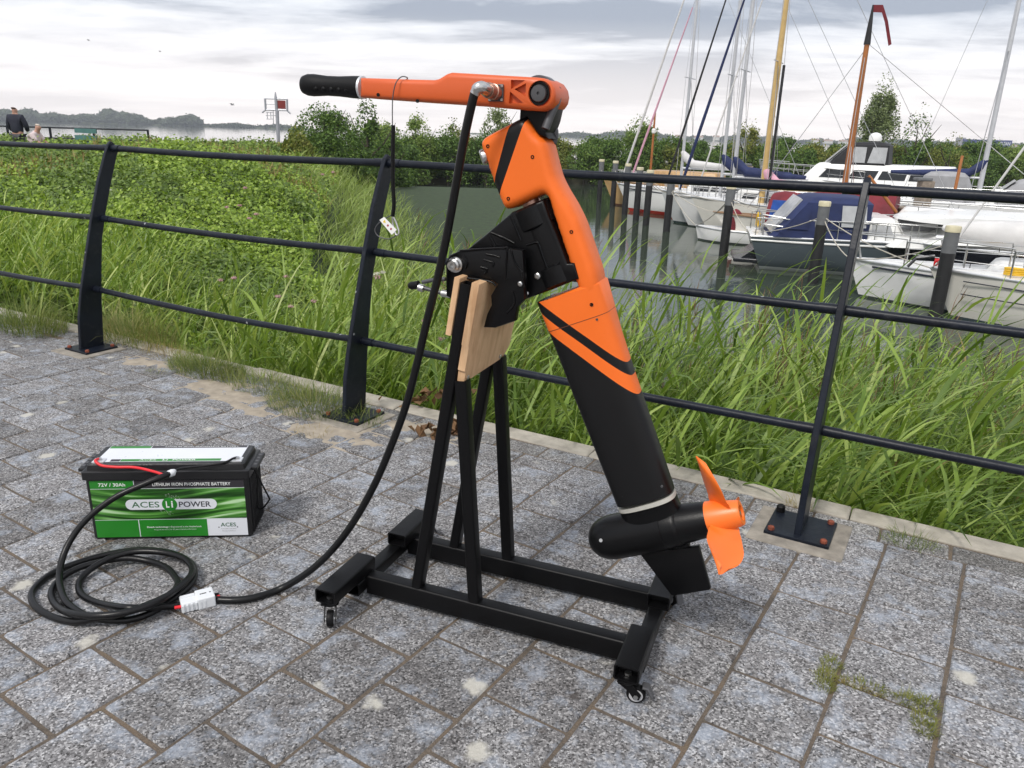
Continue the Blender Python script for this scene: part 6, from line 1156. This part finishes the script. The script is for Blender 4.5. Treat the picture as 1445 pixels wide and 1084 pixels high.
# --- mooring posts
MT['pilegrey'] = M('pile_sleeve_grey', (.13, .135, .14), .7, var=.15, vs=6); MT['pilecap'] = M('pile_cap_cream', (.58, .53, .36), .6, var=.15, vs=8); MT['pileblack'] = M('pile_black', (.014, .014, .015), .6, var=.3, vs=5, bump=.3, bs=20)
PL = [(845, 286, 225, 'black mooring post standing furthest out, nearest the hedge'), (864, 292, 227, 'black mooring post beside the tan wooden boat'), (881, 303, 231, 'black mooring post off the tip of the red-bottomed yacht'), (897, 311, 236, 'black mooring post in front of the red boot top'), (911, 318, 240, 'black mooring post midway along the red-bottomed yacht'), (940, 327, 254, 'thick black mooring post between the red-bottomed and grey yachts'), (1020, 362, 261, 'black mooring post beside the maroon covered dinghy'), (1146, 400, 284, 'black mooring post alongside the slate-blue cruiser'), (1318, 452, 319, 'largest black mooring post between the two nearest white yachts')]
POSTS = []
for xb_, yb_, yt_, lab_ in PL:
    g = G(xb_, yb_, WZ); hs = np.linspace(.3, 4, 800); q = proj(g[None]+np.outer(hs, ZZ)); H = float(hs[np.argmin(abs(q[1]-yt_))]); ln = np.array([.015, .01, 1]); POSTS.append(g+ln*H*.82)
    t = thing('mooring_post', g, lab_, 'mooring post', 'mooring posts in the basin'); r_ = .135
    obj('shaft', MB().tube([g-ZZ*.6, g+ln*(H*.72)], r_, 18), MT['pileblack'], t, 60); obj('grey_sleeve', MB().tube([g+ln*(H*.72), g+ln*(H-.10)], r_+.002, 18), MT['pilegrey'], t, 60); obj('cap', MB().lathe(g+ln*(H-.12), ZZ, [(0, r_+.012), (.10, r_+.012), (.12, r_)], 18), MT['pilecap'], t, 40)
for px, yb_, yt_, Y, lab_ in ((1300, 322, 255, 27, 'square weathered grey timber post beside the wooden gangplank'), (1050, 300, 234, 36, 'grey concrete post standing behind the yachts with navy covers')):
    g = at(px, yb_, Y); g[2] = WZ; tp = at(px+2, yt_, Y); t = thing('timber_post', g, lab_, 'post'); obj('shaft', MB().cbox(((g[0]+tp[0])/2, Y, (WZ-.5+tp[2])/2), (.42, .42, tp[2]-WZ+.5), .03), MT['oldwood'], t); obj('cap', MB().cbox((tp[0], Y, tp[2]+.05), (.46, .46, .10), .03), MT['pilegrey'], t)
# mooring lines from each bow to the nearest posts
MT['rope'] = M('mooring_rope', (.45, .42, .36), .9)
for b in FLEET:
    cr, sr = math.cos(b.t.rotation_euler[2]), math.sin(b.t.rotation_euler[2]); e_ = b.at(0 if not b.fl else 1); o = np.array([b.t.location[0]+e_[0]*cr, b.t.location[1]+e_[0]*sr, WZ+e_[2]])
    for q in sorted(POSTS, key=lambda q: np.linalg.norm((q-o)[:2]))[:2]:
        if np.linalg.norm(q-o) > 6.5: continue
        inv = lambda w: np.array([(w[0]-b.t.location[0])*cr+(w[1]-b.t.location[1])*sr, -(w[0]-b.t.location[0])*sr+(w[1]-b.t.location[1])*cr, w[2]-WZ])
        obj('mooring_line', MB().tube([inv(o+(q-o)*u-ZZ*.5*u*(1-u)) for u in np.linspace(0, 1, 8)], .013, 5), MT['rope'], b.t)
for b, ks in zip(FLEET, [(.4, .7), (.3, .5, .7), (.3, .5), (.3, .55), (.25, .5), (.4, .6), (), (.3, .5, .7), (.3, .5), (.35, .55, .8), (), (.3, .5), (.25, .4), (.2, .4, .6)]): b.fenders(ks, 'white' if len(ks) != 2 else 'navy')
# gangplank / finger pier of planks
p0, p1 = at(1262, 291, 26), at(1342, 303, 23.5); dp = (p1-p0); dp[2] = 0; Lp = np.linalg.norm(dp); dp /= Lp; ny_ = np.array([-dp[1], dp[0], 0]); zj = (p0[2]+p1[2])/2
jt = thing('finger_pier', (p0[0], p0[1], WZ), 'short weathered plank finger pier between the boats', 'pier')
for i in range(int(Lp/.16)): obj('plank', MB().box(p0*[1, 1, 0]+dp*(i*.16+.08)+ZZ*zj, (.145, .8, .04), dp, ny_), MT['oldwood'], jt)
for s in (-1, 1): obj('beam', MB().box(p0*[1, 1, 0]+dp*Lp/2+ny_*.3*s+ZZ*(zj-.1), (Lp, .1, .16), dp, ny_), MT['teak'], jt)
for i in (0, 1): obj('support', MB().tube([p0*[1, 1, 0]+dp*(Lp*i)+ZZ*(WZ-.4), p0*[1, 1, 0]+dp*(Lp*i)+ZZ*(zj-.05)], .08, 8), MT['oldwood'], jt)
# oars / orange poles standing in the boats
for (xa_, ya_), (xb2, yb2), Y, lab_ in (((1265, 300), (1226, 248), 23, 'varnished orange wooden boathook leaning over the white yacht'), ((1345, 280), (1358, 220), 24, 'upright orange varnished wooden pole beside the navy sail cover')):
    A_, B_ = at(xa_, ya_, Y), at(xb2, yb2, Y+.2); tag(obj('wooden_pole', MB().tube([A_, A_*.5+B_*.5, B_], [.045, .05, .04], 8), MT['mastwood'], None, 60), lab_, 'pole')
# ------------------------------------------------------------------ haze over the estuary
hzb = obj('haze', MB().box((0, 690, 18), (2600, 1460, 46)), None); hm = bpy.data.materials.new('haze'); hm.use_nodes = True; hm.node_tree.nodes.clear()
ho = hm.node_tree.nodes.new('ShaderNodeOutputMaterial'); hv = hm.node_tree.nodes.new('ShaderNodeVolumePrincipled'); hv.inputs['Color'].default_value = (.86, .92, 1., 1); hv.inputs['Density'].default_value = 3.2e-4; hm.node_tree.links.new(hv.outputs[0], ho.inputs['Volume']); hzb.data.materials.append(hm); tag(hzb, kind='stuff')
for o in bpy.data.objects:
    if '_loc' in o: del o['_loc']
